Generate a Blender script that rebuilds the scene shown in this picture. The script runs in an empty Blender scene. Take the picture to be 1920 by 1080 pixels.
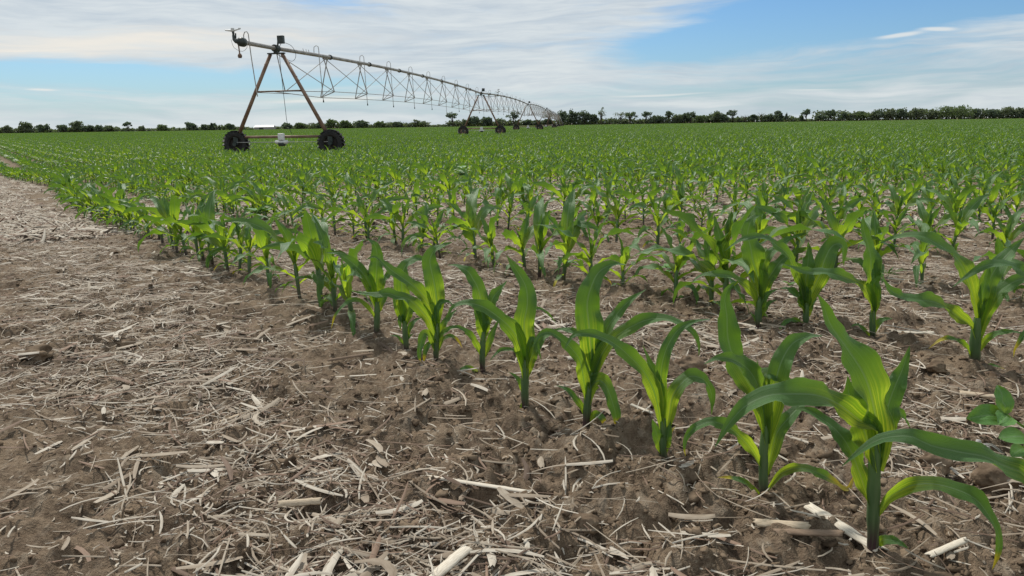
import bpy, math, random
import numpy as np
from mathutils import Vector, Matrix
rad = math.radians
random.seed(7)
rng = np.random.default_rng(11)
scene = bpy.context.scene
COL = scene.collection

# ------------------------------------------------------------------ camera
HCAM, FPX = 1.2, 1440.0
pitch = math.atan((540 - 233) / FPX); roll = rad(-0.84)
fwd = np.array([0, math.cos(pitch), -math.sin(pitch)])
r0 = np.array([1.0, 0, 0]); u0 = np.cross(r0, fwd)
RT = r0 * math.cos(roll) + u0 * math.sin(roll)
UP = u0 * math.cos(roll) - r0 * math.sin(roll)
cam_d = bpy.data.cameras.new("camera")
cam_d.sensor_width = 36.0
cam_d.lens = 36.0 * FPX / 1920.0
cam_d.clip_start = 0.02
cam_d.clip_end = 4000
cam = bpy.data.objects.new("camera", cam_d)
COL.objects.link(cam)
cam.matrix_world = Matrix(((RT[0], UP[0], -fwd[0], 0), (RT[1], UP[1], -fwd[1], 0), (RT[2], UP[2], -fwd[2], HCAM), (0, 0, 0, 1)))
scene.camera = cam

def proj(x, y, z):
    v = np.stack([x, y, z - HCAM], -1)
    d = v @ fwd
    return 960 + FPX * (v @ RT) / d, 540 - FPX * (v @ UP) / d, d

def at_px(px, py_unused, dist):
    """a ground point on the far plane in the direction of a compass bearing given as a picture column"""
    return (px - 960) / FPX / math.cos(pitch) * dist * 1.0

# ------------------------------------------------------------------ light
SUN_EL, SUN_AZ = 52.0, -28.0          # azimuth measured from +Y towards +X
world = bpy.data.worlds.new("World")
scene.world = world
world.use_nodes = True
wt = world.node_tree; wt.nodes.clear()

class NT:
    def __init__(s, t): s.t = t
    def n(s, typ, **kw):
        nd = s.t.nodes.new(typ)
        for k, v in kw.items(): setattr(nd, k, v)
        return nd
    def set(s, sock, v):
        if isinstance(v, bpy.types.NodeSocket): s.t.links.new(v, sock)
        elif isinstance(v, (tuple, list)) and len(v) == 3 and sock.type == 'RGBA': sock.default_value = (*v, 1)
        else: sock.default_value = v
    def math(s, op, a, b=0.0, c=0.0, clamp=False):
        m = s.n('ShaderNodeMath', operation=op, use_clamp=clamp)
        s.set(m.inputs[0], a); s.set(m.inputs[1], b); s.set(m.inputs[2], c)
        return m.outputs[0]
    def mix(s, f, a, b, typ='RGBA', blend='MIX'):
        m = s.n('ShaderNodeMix', data_type=typ)
        if typ == 'RGBA':
            m.blend_type = blend
            s.set(m.inputs[0], f); s.set(m.inputs[6], a); s.set(m.inputs[7], b); return m.outputs[2]
        s.set(m.inputs[0], f); s.set(m.inputs[2], a); s.set(m.inputs[3], b); return m.outputs[0]
    def noise(s, vec, scale, detail=3, rough=.5, dist=0, out=0):
        m = s.n('ShaderNodeTexNoise')
        if vec is not None: s.set(m.inputs['Vector'], vec)
        m.inputs['Scale'].default_value = scale; m.inputs['Detail'].default_value = detail
        m.inputs['Roughness'].default_value = rough; m.inputs['Distortion'].default_value = dist
        return m.outputs[out]
    def ss(s, v, lo, hi):
        m = s.n('ShaderNodeMapRange', interpolation_type='SMOOTHSTEP')
        s.set(m.inputs[0], v); m.inputs[1].default_value = lo; m.inputs[2].default_value = hi
        return m.outputs[0]
    def comb(s, x, y, z=0.0):
        m = s.n('ShaderNodeCombineXYZ'); s.set(m.inputs[0], x); s.set(m.inputs[1], y); s.set(m.inputs[2], z)
        return m.outputs[0]

W = NT(wt)
sky = W.n('ShaderNodeTexSky', sky_type='NISHITA')
sky.sun_disc = False
sky.sun_elevation = rad(SUN_EL); sky.sun_rotation = rad(SUN_AZ)
sky.air_density = 1.0; sky.dust_density = 0.6; sky.ozone_density = 1.6
tc = W.n('ShaderNodeTexCoord')
sep = W.n('ShaderNodeSeparateXYZ'); W.set(sep.inputs[0], tc.outputs['Generated'])
az = W.math('MULTIPLY', W.math('ARCTAN2', sep.outputs[0], sep.outputs[1]), 57.2958)
el = W.math('MULTIPLY', W.math('ARCSINE', sep.outputs[2]), 57.2958)
# cloud sheets live in bearing / elevation (degrees), stretched along the horizon
warp = W.noise(W.comb(W.math('MULTIPLY', az, .05), W.math('MULTIPLY', el, .22), 3.1), 1.0, 4, .55)
warp2 = W.math('MULTIPLY', W.math('SUBTRACT', warp, .5), 3.2)
elw = W.math('ADD', el, warp2)
c1 = W.noise(W.comb(W.math('MULTIPLY', az, .045), W.math('MULTIPLY', elw, .42), 0.0), 1.0, 6, .55, .3)
c2 = W.noise(W.comb(W.math('MULTIPLY', az, .11), W.math('MULTIPLY', elw, 1.35), 7.0), 1.0, 5, .6, .2)
def blob(cx, cy, rx, ry, tilt=0.0):
    dx = W.math('SUBTRACT', az, cx)
    dy = W.math('SUBTRACT', W.math('SUBTRACT', W.math('ADD', el, W.math('MULTIPLY', warp2, .45)), cy), W.math('MULTIPLY', dx, tilt))
    q = W.math('ADD', W.math('POWER', W.math('ABSOLUTE', W.math('DIVIDE', dx, rx)), 2.0), W.math('POWER', W.math('ABSOLUTE', W.math('DIVIDE', dy, ry)), 2.0))
    return W.math('EXPONENT', W.math('MULTIPLY', q, -1.0))
def add(*a):
    r = a[0]
    for b in a[1:]: r = W.math('ADD', r, b)
    return r
c3 = W.noise(W.comb(W.math('MULTIPLY', az, .28), W.math('MULTIPLY', elw, 3.2), 11.0), 1.0, 5, .65, .3)
gap = add(W.math('MULTIPLY', W.math('SUBTRACT', c3, .5), .55), W.math('MULTIPLY', blob(27, 7.0, 14, 1.75, .06), 1.7), W.math('MULTIPLY', blob(15.5, 5.6, 7, .95, .10), .65),
          W.math('MULTIPLY', blob(-27, 3.55, 11, .75, -.02), .95), W.math('MULTIPLY', blob(-13, 3.0, 6, .6, 0), .5),
          W.math('MULTIPLY', blob(-12, 8.6, 4, .9, 0), .30), W.math('MULTIPLY', blob(-32, 2.2, 12, .8, 0), .35),
          W.math('MULTIPLY', blob(13, 2.2, 12, .5, .02), .3), W.math('MULTIPLY', blob(27, 1.8, 20, 2.4, 0), .30), W.math('MULTIPLY', blob(-24, 1.2, 22, 1.3, 0), .42))
base_c = add(W.math('MULTIPLY', W.math('SUBTRACT', c1, .5), 1.5), W.math('MULTIPLY', W.math('SUBTRACT', c2, .5), .55), .80)
cover = W.ss(W.math('SUBTRACT', base_c, gap), .05, .78)
cover = W.math('MULTIPLY', cover, .94)
tone = W.ss(add(W.math('MULTIPLY', c2, .55), W.math('MULTIPLY', c1, .7), W.math('MULTIPLY', c3, .35)), .60, .98)
warmth = W.ss(W.math('SUBTRACT', add(blob(-26, 5.4, 16, 1.3, .03), W.math('MULTIPLY', blob(-16, 3.6, 9, .7, .0), .6), W.math('MULTIPLY', blob(-13, 1.9, 7, .35, .0), 1.0), W.math('MULTIPLY', blob(-10, 7.2, 9, 1.2, .0), .3)), W.math('MULTIPLY', W.math('SUBTRACT', c2, .25), 1.6)), .0, .8)
ccol = W.mix(tone, (4.7, 5.35, 5.95), (6.6, 7.0, 7.1))
ccol = W.mix(warmth, ccol, (8.1, 7.6, 6.8))
# small bright wisps
wisp = add(blob(26.0, 5.05, 1.5, .16, .06), blob(28.2, 5.30, 1.1, .12, -.04), blob(-30.5, 2.45, .9, .09, 0), W.math('MULTIPLY', blob(-13, 1.85, 5, .16, .02), .8), W.math('MULTIPLY', blob(10.5, 1.9, 4.5, .12, .035), .7), W.math('MULTIPLY', blob(21, 2.0, 2.2, .10, 0), .6))
wispm = W.math('MULTIPLY', W.ss(wisp, .15, .9), .75)
hz = W.math('EXPONENT', W.math('MULTIPLY', W.math('MAXIMUM', el, 0.0), -.42))
skyb = W.mix(1.0, sky.outputs[0], (.47, .71, .96), blend='MULTIPLY')
skyb = W.mix(W.math('MULTIPLY', hz, .8), skyb, (4.6, 5.7, 6.2))
colr = W.mix(cover, skyb, ccol)
colr = W.mix(wispm, colr, (7.4, 7.5, 7.3))
bg = W.n('ShaderNodeBackground'); W.set(bg.inputs[0], colr); bg.inputs[1].default_value = 0.1
wo = W.n('ShaderNodeOutputWorld'); wt.links.new(bg.outputs[0], wo.inputs[0])

sun_d = bpy.data.lights.new("sun", 'SUN')
sun_d.energy = 3.3; sun_d.angle = rad(4.0); sun_d.color = (1.0, .95, .86)
sun = bpy.data.objects.new("sun", sun_d); COL.objects.link(sun)
sd = Vector((math.sin(rad(SUN_AZ)) * math.cos(rad(SUN_EL)), math.cos(rad(SUN_AZ)) * math.cos(rad(SUN_EL)), math.sin(rad(SUN_EL))))
sun.rotation_euler = sd.to_track_quat('Z', 'Y').to_euler()
sun.location = (0, 0, 30)

scene.view_settings.view_transform = 'Standard'
scene.view_settings.look = 'None'
scene.view_settings.gamma = 1.0
scene.view_settings.use_curve_mapping = False
scene.view_settings.exposure = 0.14
scene.render.engine = 'CYCLES'
scene.cycles.max_bounces = 6
scene.cycles.diffuse_bounces = 3
scene.cycles.glossy_bounces = 2
scene.cycles.transmission_bounces = 4
scene.cycles.transparent_max_bounces = 4

# ------------------------------------------------------------------ helpers
def tag(o, label=None, cat=None, group=None, kind=None):
    if label: o['label'] = label
    if cat: o['category'] = cat
    if group: o['group'] = group
    if kind: o['kind'] = kind
    return o
def empty(name, loc, rz=0.0):
    o = bpy.data.objects.new(name, None); COL.objects.link(o)
    o.location = loc; o.rotation_euler = (0, 0, rz); o.empty_display_size = .05
    return o
def mesh_np(name, V, Fq, mat=None, smooth=True, uv=None, attrs=None, mats=None, midx=None):
    """V (n,3); Fq (m,4) quads or (m,3) tris"""
    me = bpy.data.meshes.new(name)
    V = np.asarray(V, np.float32); Fq = np.asarray(Fq, np.int32)
    k = Fq.shape[1]
    me.vertices.add(len(V)); me.vertices.foreach_set('co', V.ravel())
    me.loops.add(Fq.size); me.loops.foreach_set('vertex_index', Fq.ravel())
    me.polygons.add(len(Fq)); me.polygons.foreach_set('loop_start', np.arange(0, Fq.size, k, dtype=np.int32))
    if smooth: me.polygons.foreach_set('use_smooth', np.ones(len(Fq), bool))
    if midx is not None: me.polygons.foreach_set('material_index', np.asarray(midx, np.int32))
    if uv is not None:
        l = me.uv_layers.new(name='UVMap'); l.data.foreach_set('uv', np.asarray(uv, np.float32)[Fq.ravel()].ravel())
    for an, av in (attrs or {}).items():
        av = np.asarray(av, np.float32)
        if av.ndim == 1:
            a = me.attributes.new(an, 'FLOAT', 'POINT'); a.data.foreach_set('value', av)
        else:
            a = me.attributes.new(an, 'FLOAT_COLOR', 'POINT')
            a.data.foreach_set('color', np.concatenate([av, np.ones((len(av), 1))], 1).astype(np.float32).ravel())
    me.update(calc_edges=True)
    for m in (mats or ([mat] if mat else [])): me.materials.append(m)
    return me
def obj(name, me, parent=None, loc=None):
    o = bpy.data.objects.new(name, me); COL.objects.link(o)
    if parent: o.parent = parent
    if loc is not None: o.location = loc
    return o
class MB:
    """collects boxes, tubes and lathes into one mesh"""
    def __init__(s): s.V = []; s.F = []; s.n = 0
    def raw(s, V, F):
        V = [tuple(v) for v in V]
        s.V += V; s.F += [tuple(i + s.n for i in f) for f in F]; s.n += len(V); return s
    def box(s, c, d, M=None):
        hx, hy, hz = d[0] / 2, d[1] / 2, d[2] / 2
        V = [Vector((x * hx, y * hy, z * hz)) for x in (-1, 1) for y in (-1, 1) for z in (-1, 1)]
        if M: V = [M @ v for v in V]
        V = [v + Vector(c) for v in V]
        return s.raw(V, [(0, 1, 3, 2), (4, 6, 7, 5), (0, 4, 5, 1), (2, 3, 7, 6), (0, 2, 6, 4), (1, 5, 7, 3)])
    def tube(s, P, r, n=8, cap=True):
        P = [Vector(p) for p in P]
        if not hasattr(r, '__len__'): r = [r] * len(P)
        V = []; nrm = None
        for i, p in enumerate(P):
            t = (P[min(i + 1, len(P) - 1)] - P[max(i - 1, 0)]).normalized()
            if nrm is None:
                a = Vector((0, 0, 1)) if abs(t.z) < .9 else Vector((1, 0, 0))
                nrm = t.cross(a).normalized()
            else:
                nrm = (nrm - t * nrm.dot(t)).normalized()
            b = t.cross(nrm)
            for k in range(n):
                a = 2 * math.pi * k / n
                V.append(p + (nrm * math.cos(a) + b * math.sin(a)) * r[i])
        F = [(i * n + k, i * n + (k + 1) % n, (i + 1) * n + (k + 1) % n, (i + 1) * n + k) for i in range(len(P) - 1) for k in range(n)]
        if cap: F += [tuple(reversed(range(n))), tuple((len(P) - 1) * n + k for k in range(n))]
        return s.raw(V, F)
    def build(s, name, mat, parent=None, smooth=False, loc=None, bevel=0):
        me = bpy.data.meshes.new(name); me.from_pydata([tuple(v) for v in s.V], [], s.F)
        me.materials.append(mat)
        if smooth:
            me.polygons.foreach_set('use_smooth', [True] * len(me.polygons))
        me.update()
        o = obj(name, me, parent, loc)
        if bevel:
            b = o.modifiers.new('bevel', 'BEVEL'); b.width = bevel; b.segments = 2; b.limit_method = 'ANGLE'
        return o

# vectorised value noise
def _h(ix, iy, seed):
    h = (ix.astype(np.int64) * 374761393 + iy.astype(np.int64) * 668265263 + seed * 974711) & 0xffffffff
    h = ((h ^ (h >> 13)) * 1274126177) & 0xffffffff
    h = ((h ^ (h >> 16)) * 2246822519) & 0xffffffff
    return ((h ^ (h >> 15)) & 0xffffff) / float(0xffffff)
def vn(x, y, seed=0):
    ix = np.floor(x); iy = np.floor(y); fx = x - ix; fy = y - iy
    fx = fx * fx * fx * (fx * (fx * 6 - 15) + 10); fy = fy * fy * fy * (fy * (fy * 6 - 15) + 10)
    a = _h(ix, iy, seed); b = _h(ix + 1, iy, seed); c = _h(ix, iy + 1, seed); d = _h(ix + 1, iy + 1, seed)
    return (a + (b - a) * fx) * (1 - fy) + (c + (d - c) * fx) * fy
def fbm(x, y, o=3, seed=0):
    s = 0; a = .5; t = 0
    for i in range(o):
        s = s + a * vn(x * 2 ** i + i * 17.3, y * 2 ** i - i * 9.1, seed + i); t += a; a *= .5
    return s / t - .5

def worley(x, y, seed=0):
    """crumb height 0..1: rounded cells of uneven size with sharp creases between them"""
    ix = np.floor(x); iy = np.floor(y); best = np.full(x.shape, -9.0)
    for dx in (-1, 0, 1):
        for dy in (-1, 0, 1):
            cx_ = ix + dx; cy_ = iy + dy
            px_ = cx_ + _h(cx_, cy_, seed); py_ = cy_ + _h(cx_, cy_, seed + 1); s_ = .25 + .75 * _h(cx_, cy_, seed + 2)
            d2 = ((x - px_) ** 2 + (y - py_) ** 2) / (.75 * s_ + .12) ** 2
            best = np.maximum(best, s_ * (1 - d2))
    return np.clip(best, 0, 1)
# ------------------------------------------------------------------ terrain and crop rows
ROW = .84
MX, BX = -.7005, .973
CA = 1 / math.hypot(MX, 1); 
DIRV = np.array([MX * CA, CA]); NRM = np.array([CA, -MX * CA])
def row_p(x, y): return (x - MX * y - BX) * CA            # distance across the rows; row k lies at k*ROW
def row_s(x, y): return x * DIRV[0] + y * DIRV[1]
P_OFF = BX * CA
def bend(p, s): return .5 * np.exp(-((s - 15.5) / 4.6) ** 2) * np.exp(-np.clip(p, 0, 99) / 5)
def row_xy(p, s): return (p + P_OFF) * NRM[0] + s * DIRV[0], (p + P_OFF) * NRM[1] + s * DIRV[1]
HEAD = math.atan2(-DIRV[0], DIRV[1])                       # heading of the rows, left of +Y
def knoll(x, y):
    r = np.hypot(x, y); return .72 * np.exp(-(r / 14) ** 1.5)
def row_near(x, y):
    """0 on a row, 1 half way between rows; 1 outside the planted field"""
    p = row_p(x, y); q = np.abs(p / ROW - np.round(p / ROW)) * 2
    return np.where(p < -.42, .55 + .45 * np.cos(p / ROW * 2 * np.pi + np.pi), q)
def gz(x, y):
    x = np.asarray(x, float); y = np.asarray(y, float)
    r = np.hypot(x, y)
    f1 = np.exp(-(r / 60) ** 2); f2 = np.exp(-(r / 9) ** 2); f3 = np.exp(-(r / 4.5) ** 2)
    q = row_near(x, y)
    rough = .45 + .9 * np.clip(fbm(x * 2.1, y * 2.1, 2, 40) + .5, 0, 1)
    z = knoll(x, y) + f1 * (.020 * fbm(x * 1.3, y * 1.3, 2, 3) + .006 * (.5 - q))
    b1 = np.abs(fbm(x * 9, y * 9, 2, 11)) * 2; b2 = np.abs(fbm(x * 24, y * 24, 2, 21)) * 2
    z = z + f2 * rough * (.030 * (b1 - .25) + .020 * (b2 - .25))
    z = z + f3 * rough * .011 * (np.abs(fbm(x * 62, y * 62, 2, 31)) * 2 - .25)
    cl = np.clip(fbm(x * 6.1, y * 6.1, 1, 55) - .22, 0, 1)
    z = z + f2 * cl * .07
    m = (r < 9.5)
    if np.any(m):
        xm, ym = x[m], y[m]; w = np.zeros_like(z)
        wx_ = xm + .03 * fbm(xm * 14, ym * 14, 2, 61); wy_ = ym + .03 * fbm(xm * 14 + 9, ym * 14, 2, 62)
        dens = np.clip(.6 + 2.0 * fbm(xm * 1.7, ym * 1.7, 2, 63), .35, 1.25)
        w[m] = dens * (.030 * (worley(wx_ * 11, wy_ * 11, 70) ** 1.2 - .2) + .014 * (worley(wx_ * 27, wy_ * 27, 80) - .25)) + .006 * (worley(wx_ * 60, wy_ * 60, 90) - .25)
        z = z + f2 * w
    return z

# ------------------------------------------------------------------ materials
def mat(name):
    m = bpy.data.materials.new(name); m.use_nodes = True
    m.node_tree.nodes.clear(); N = NT(m.node_tree)
    out = N.n('ShaderNodeOutputMaterial')
    return m, N, out
def bsdf(N, out, col, rough=.6, spec=.4, metal=0.0, bump=None):
    b = N.n('ShaderNodeBsdfPrincipled')
    N.set(b.inputs['Base Color'], col); N.set(b.inputs['Roughness'], rough)
    N.set(b.inputs['Specular IOR Level'], spec); b.inputs['Metallic'].default_value = metal
    if bump is not None:
        bp = N.n('ShaderNodeBump'); N.set(bp.inputs['Height'], bump[0]); bp.inputs['Strength'].default_value = bump[1]; bp.inputs['Distance'].default_value = bump[2]
        N.t.links.new(bp.outputs[0], b.inputs['Normal'])
    if out is not None: N.t.links.new(b.outputs[0], out.inputs[0])
    return b
def attr(N, name, out='Fac'):
    a = N.n('ShaderNodeAttribute'); a.attribute_name = name; return a.outputs[out]
def rnd(N):
    return N.n('ShaderNodeObjectInfo').outputs['Random']
def pos(N):
    return N.n('ShaderNodeNewGeometry').outputs['Position']

def make_leaf(name, trans, dark=1.0):
    m, N, out = mat(name)
    uvn = N.n('ShaderNodeUVMap'); uvn.uv_map = 'UVMap'
    sp = N.n('ShaderNodeSeparateXYZ'); N.set(sp.inputs[0], uvn.outputs[0])
    u, v = sp.outputs[0], sp.outputs[1]
    yel = attr(N, 'yel'); rn = rnd(N)
    young = N.math('SUBTRACT', 1.0, N.ss(v, .22, .62))
    c = N.mix(rn, (.034 * dark, .104 * dark, .020 * dark), (.070 * dark, .155 * dark, .022 * dark))
    pn = N.noise(N.comb(N.math('MULTIPLY', u, 6.0), N.math('MULTIPLY', v, 5.0), N.math('MULTIPLY', rn, 30.0)), 1.0, 3, .6)
    c = N.mix(N.ss(pn, .35, .75), c, (.062 * dark, .158 * dark, .034 * dark))
    vein = N.noise(N.comb(N.math('MULTIPLY', u, 34.0), N.math('MULTIPLY', v, .8), N.math('MULTIPLY', rn, 9.0)), 1.0, 3, .7)
    vm = N.ss(vein, .42, .62)
    c = N.mix(N.math('MULTIPLY', vm, .24), c, (.088 * dark, .190 * dark, .042 * dark))
    mid = N.math('SUBTRACT', 1.0, N.ss(N.math('ABSOLUTE', N.math('SUBTRACT', u, .5)), .012, .045))
    edge = N.ss(N.math('ABSOLUTE', N.math('SUBTRACT', u, .5)), .465, .5)
    c = N.mix(N.math('MULTIPLY', edge, .6), c, (.26, .36, .16))
    c = N.mix(N.math('MULTIPLY', mid, .65), c, (.24, .36, .17))
    c = N.mix(N.math('MULTIPLY', N.math('SUBTRACT', 1.0, N.ss(v, .0, .3)), .35), c, (.11, .20, .05))
    yn = N.ss(N.math('ADD', yel, N.math('MULTIPLY', N.math('SUBTRACT', pn, .5), .5)), .25, .75)
    c = N.mix(yn, c, (.62, .50, .03))
    dry = N.ss(N.math('ADD', yel, N.math('MULTIPLY', N.math('SUBTRACT', pn, .5), .4)), .92, 1.1)
    c = N.mix(dry, c, (.48, .34, .17))
    drift = N.ss(N.noise(pos(N), .06, 3, .6), .35, .65)
    c = N.mix(N.math('MULTIPLY', N.math('SUBTRACT', 1.0, young), .25), c, (.050 * dark, .125 * dark, .038 * dark))
    c = N.mix(N.math('MULTIPLY', drift, .30), c, N.mix(1.0, c, (1.5, 1.35, .95), blend='MULTIPLY'))
    b = bsdf(N, None, c, .47, .42, 0, (vein, .6, .003))
    b.inputs['Sheen Weight'].default_value = .10; b.inputs['Sheen Roughness'].default_value = .45; b.inputs['Sheen Tint'].default_value = (.75, .95, .85, 1)
    t = N.n('ShaderNodeBsdfTranslucent')
    tcol = N.mix(rn, (.22, .44, .015), (.42, .60, .02))
    tcol = N.mix(young, (.24, .46, .025), tcol)
    tcol = N.mix(N.math('MULTIPLY', N.math('MULTIPLY', N.math('SUBTRACT', 1.0, vm), .45), young), tcol, (.10, .24, .01))
    tcol = N.mix(N.math('MULTIPLY', N.math('MULTIPLY', vm, .75), young), tcol, (.72, .78, .05))
    tcol = N.mix(N.math('MULTIPLY', mid, .7), tcol, (.18, .30, .05))
    tcol = N.mix(yn, tcol, (.85, .62, .03))
    N.set(t.inputs[0], tcol)
    mx = N.n('ShaderNodeMixShader'); N.set(mx.inputs[0], N.math('MULTIPLY', N.math('ADD', .58, N.math('MULTIPLY', young, 1.05)), trans))
    N.t.links.new(b.outputs[0], mx.inputs[1]); N.t.links.new(t.outputs[0], mx.inputs[2])
    N.t.links.new(mx.outputs[0], out.inputs[0])
    return m
M_LEAF = make_leaf('corn_leaf', .37)
def make_stalk():
    m, N, out = mat('corn_stalk')
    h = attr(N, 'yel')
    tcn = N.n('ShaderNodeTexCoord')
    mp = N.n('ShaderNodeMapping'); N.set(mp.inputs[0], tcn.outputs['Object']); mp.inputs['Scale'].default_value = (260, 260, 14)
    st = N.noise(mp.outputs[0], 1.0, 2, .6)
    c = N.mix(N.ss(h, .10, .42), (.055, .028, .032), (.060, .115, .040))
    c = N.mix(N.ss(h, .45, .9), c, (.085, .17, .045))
    c = N.mix(N.math('MULTIPLY', N.ss(st, .4, .7), .4), c, (.13, .18, .08))
    bsdf(N, out, c, .45, .45, 0, (st, .3, .001))
    return m
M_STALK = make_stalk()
def make_soil():
    m, N, out = mat('field_soil')
    P = pos(N)
    n1 = N.noise(P, 1.7, 4, .6); n2 = N.noise(P, 14, 4, .65); n3 = N.noise(P, 95, 4, .7); n4 = N.noise(P, 420, 2, .7)
    c = N.mix(N.ss(n2, .32, .68), (.066, .045, .030), (.220, .160, .108))
    c = N.mix(N.math('MULTIPLY', N.ss(n3, .35, .7), .55), c, (.31, .24, .168))
    c = N.mix(N.math('MULTIPLY', N.ss(n1, .45, .75), .35), c, (.11, .076, .055))
    c = N.mix(N.math('MULTIPLY', N.ss(n4, .55, .7), .35), c, (.075, .052, .04))
    # trodden straw dust and chaff lying in the crust
    mp = N.n('ShaderNodeMapping'); N.set(mp.inputs[0], P); mp.inputs['Rotation'].default_value = (0, 0, .6); mp.inputs['Scale'].default_value = (1, .3, 1)
    vv = N.n('ShaderNodeTexVoronoi'); N.set(vv.inputs['Vector'], mp.outputs[0]); vv.inputs['Scale'].default_value = 95; vv.inputs['Randomness'].default_value = 1
    fl = N.math('MULTIPLY', N.math('SUBTRACT', 1.0, N.ss(vv.outputs['Distance'], .10, .22)), N.ss(N.noise(P, 6, 3, .6), .42, .62))
    c = N.mix(N.math('MULTIPLY', fl, .8), c, (.50, .43, .34))
    # loose straw seen from afar
    mp2 = N.n('ShaderNodeMapping'); N.set(mp2.inputs[0], P); mp2.inputs['Rotation'].default_value = (0, 0, -.9); mp2.inputs['Scale'].default_value = (1, .35, 1)
    s2 = N.ss(N.noise(mp2.outputs[0], 30, 3, .75), .52, .66)
    c = N.mix(N.math('MULTIPLY', s2, .28), c, (.42, .36, .28))
    hgt = N.math('ADD', N.math('ADD', N.math('MULTIPLY', n3, .6), N.math('MULTIPLY', n4, .3)), N.math('MULTIPLY', fl, .3))
    bsdf(N, out, c, .95, .12, 0, (hgt, 1.0, .012))
    return m
M_SOIL = make_soil()
def make_straw():
    m, N, out = mat('dry_straw')
    col = attr(N, 'tint', 'Color')
    tcn = N.n('ShaderNodeUVMap'); tcn.uv_map = 'UVMap'
    mp = N.n('ShaderNodeMapping'); N.set(mp.inputs[0], tcn.outputs[0]); mp.inputs['Scale'].default_value = (9, 2.5, 1)
    st = N.noise(mp.outputs[0], 1.0, 3, .6)
    c = N.mix(N.math('MULTIPLY', N.ss(st, .35, .7), .45), col, N.mix(1.0, col, (.45, .38, .30), blend='MULTIPLY'))
    bsdf(N, out, c, .75, .25, 0, (st, .4, .001))
    return m
M_STRAW = make_straw()
def simple(name, c1, c2, scale, rough, spec=.4, metal=0.0, bump=0.0, bd=.01):
    m, N, out = mat(name)
    n = N.noise(N.n('ShaderNodeTexCoord').outputs['Object'], scale, 4, .6)
    c = N.mix(N.ss(n, .35, .68), c1, c2)
    bsdf(N, out, c, rough, spec, metal, (n, bump, bd) if bump else None)
    return m
M_STEEL = simple('weathered_galvanised_steel', (.27, .25, .23), (.42, .40, .375), 2.5, .5, .45, .1)
M_RUST = simple('rusty_brown_steel', (.17, .105, .072), (.29, .195, .140), 3.0, .6, .35, .2)
M_DARK = simple('dark_fitting', (.02, .03, .028), (.05, .06, .055), 6, .5)
M_TYRE = simple('tyre_rubber', (.012, .012, .013), (.030, .028, .027), 9, .65, .35, 0, .3, .01)
M_RIMD = simple('dark_rim', (.012, .010, .009), (.032, .024, .020), 4, .7)
M_RIM = simple('rusty_rim', (.16, .105, .075), (.30, .22, .17), 4, .7)
M_WHITE = simple('white_enclosure', (.62, .63, .62), (.76, .76, .75), 4, .45)
M_GREY = simple('pale_grey_hose', (.35, .34, .32), (.45, .44, .42), 5, .6)
M_ROOF = simple('white_roof_sheet', (.60, .61, .62), (.78, .78, .78), .8, .5)
M_WALLP = simple('barn_wall', (.28, .27, .26), (.36, .35, .33), .8, .7)
M_BARK = simple('tree_bark', (.045, .035, .028), (.10, .08, .065), 4, .9, .2)
M_CLOD = simple('dry_clod', (.10, .070, .047), (.235, .175, .12), 22, .95, .1, 0, .9, .01)
def foliage(name, a, b, tr=.25):
    m, N, out = mat(name)
    n = N.noise(pos(N), .45, 3, .6); rr = rnd(N)
    g = N.n('ShaderNodeNewGeometry')
    c = N.mix(N.ss(N.math('ADD', N.math('MULTIPLY', n, .6), N.math('MULTIPLY', g.outputs['Random Per Island'], .4)), .3, .7), a, b)
    bb = bsdf(N, None, c, .7, .2)
    t = N.n('ShaderNodeBsdfTranslucent'); N.set(t.inputs[0], N.mix(1.0, c, (1.6, 1.9, .8), blend='MULTIPLY'))
    mx = N.n('ShaderNodeMixShader'); mx.inputs[0].default_value = tr
    N.t.links.new(bb.outputs[0], mx.inputs[1]); N.t.links.new(t.outputs[0], mx.inputs[2]); N.t.links.new(mx.outputs[0], out.inputs[0])
    return m
M_F1 = foliage('tree_leaves_dark_hazed', (.072, .098, .076), (.120, .150, .105))  # distance haze is put into these three leaf colours, lightened and greyed
M_F2 = foliage('tree_leaves_olive_hazed', (.100, .125, .088), (.165, .185, .12))
M_F3 = foliage('tree_leaves_fresh_hazed', (.085, .118, .062), (.140, .175, .09))
M_WEED = make_leaf('weed_leaf', .34, 1.7)

# ------------------------------------------------------------------ ground sheet (polar grid, finer towards the viewer)
rr_ = [0.0, .25, .45]
r = .6
while r < 9: rr_.append(r); r *= 1.0068
while r < 60: rr_.append(r); r *= 1.02
while r < 2600: rr_.append(r); r *= 1.10
rr_ = np.array(rr_)
aa = np.concatenate([np.linspace(-math.pi, -rad(62), 60, endpoint=False), np.linspace(-rad(62), -rad(40), 90, endpoint=False), np.linspace(-rad(40), rad(40), 640, endpoint=False), np.linspace(rad(40), rad(62), 90, endpoint=False), np.linspace(rad(62), math.pi, 60, endpoint=False)])
RR, AA = np.meshgrid(rr_, aa, indexing='ij')
GX = RR * np.sin(AA); GY = RR * np.cos(AA); GZ = gz(GX, GY)
nr, na = RR.shape
ii = np.arange(nr - 1)[:, None] * na; jj = np.arange(na)[None, :]
j2 = (jj + 1) % na
Fg = np.stack([ii + jj, ii + na + jj, ii + na + j2, ii + j2], -1).reshape(-1, 4)[:, ::-1]
ground = obj('ground', mesh_np('ground', np.stack([GX, GY, GZ], -1).reshape(-1, 3), Fg, M_SOIL))
tag(ground, 'brown crumbly field soil dusted with straw', kind='structure')

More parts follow.
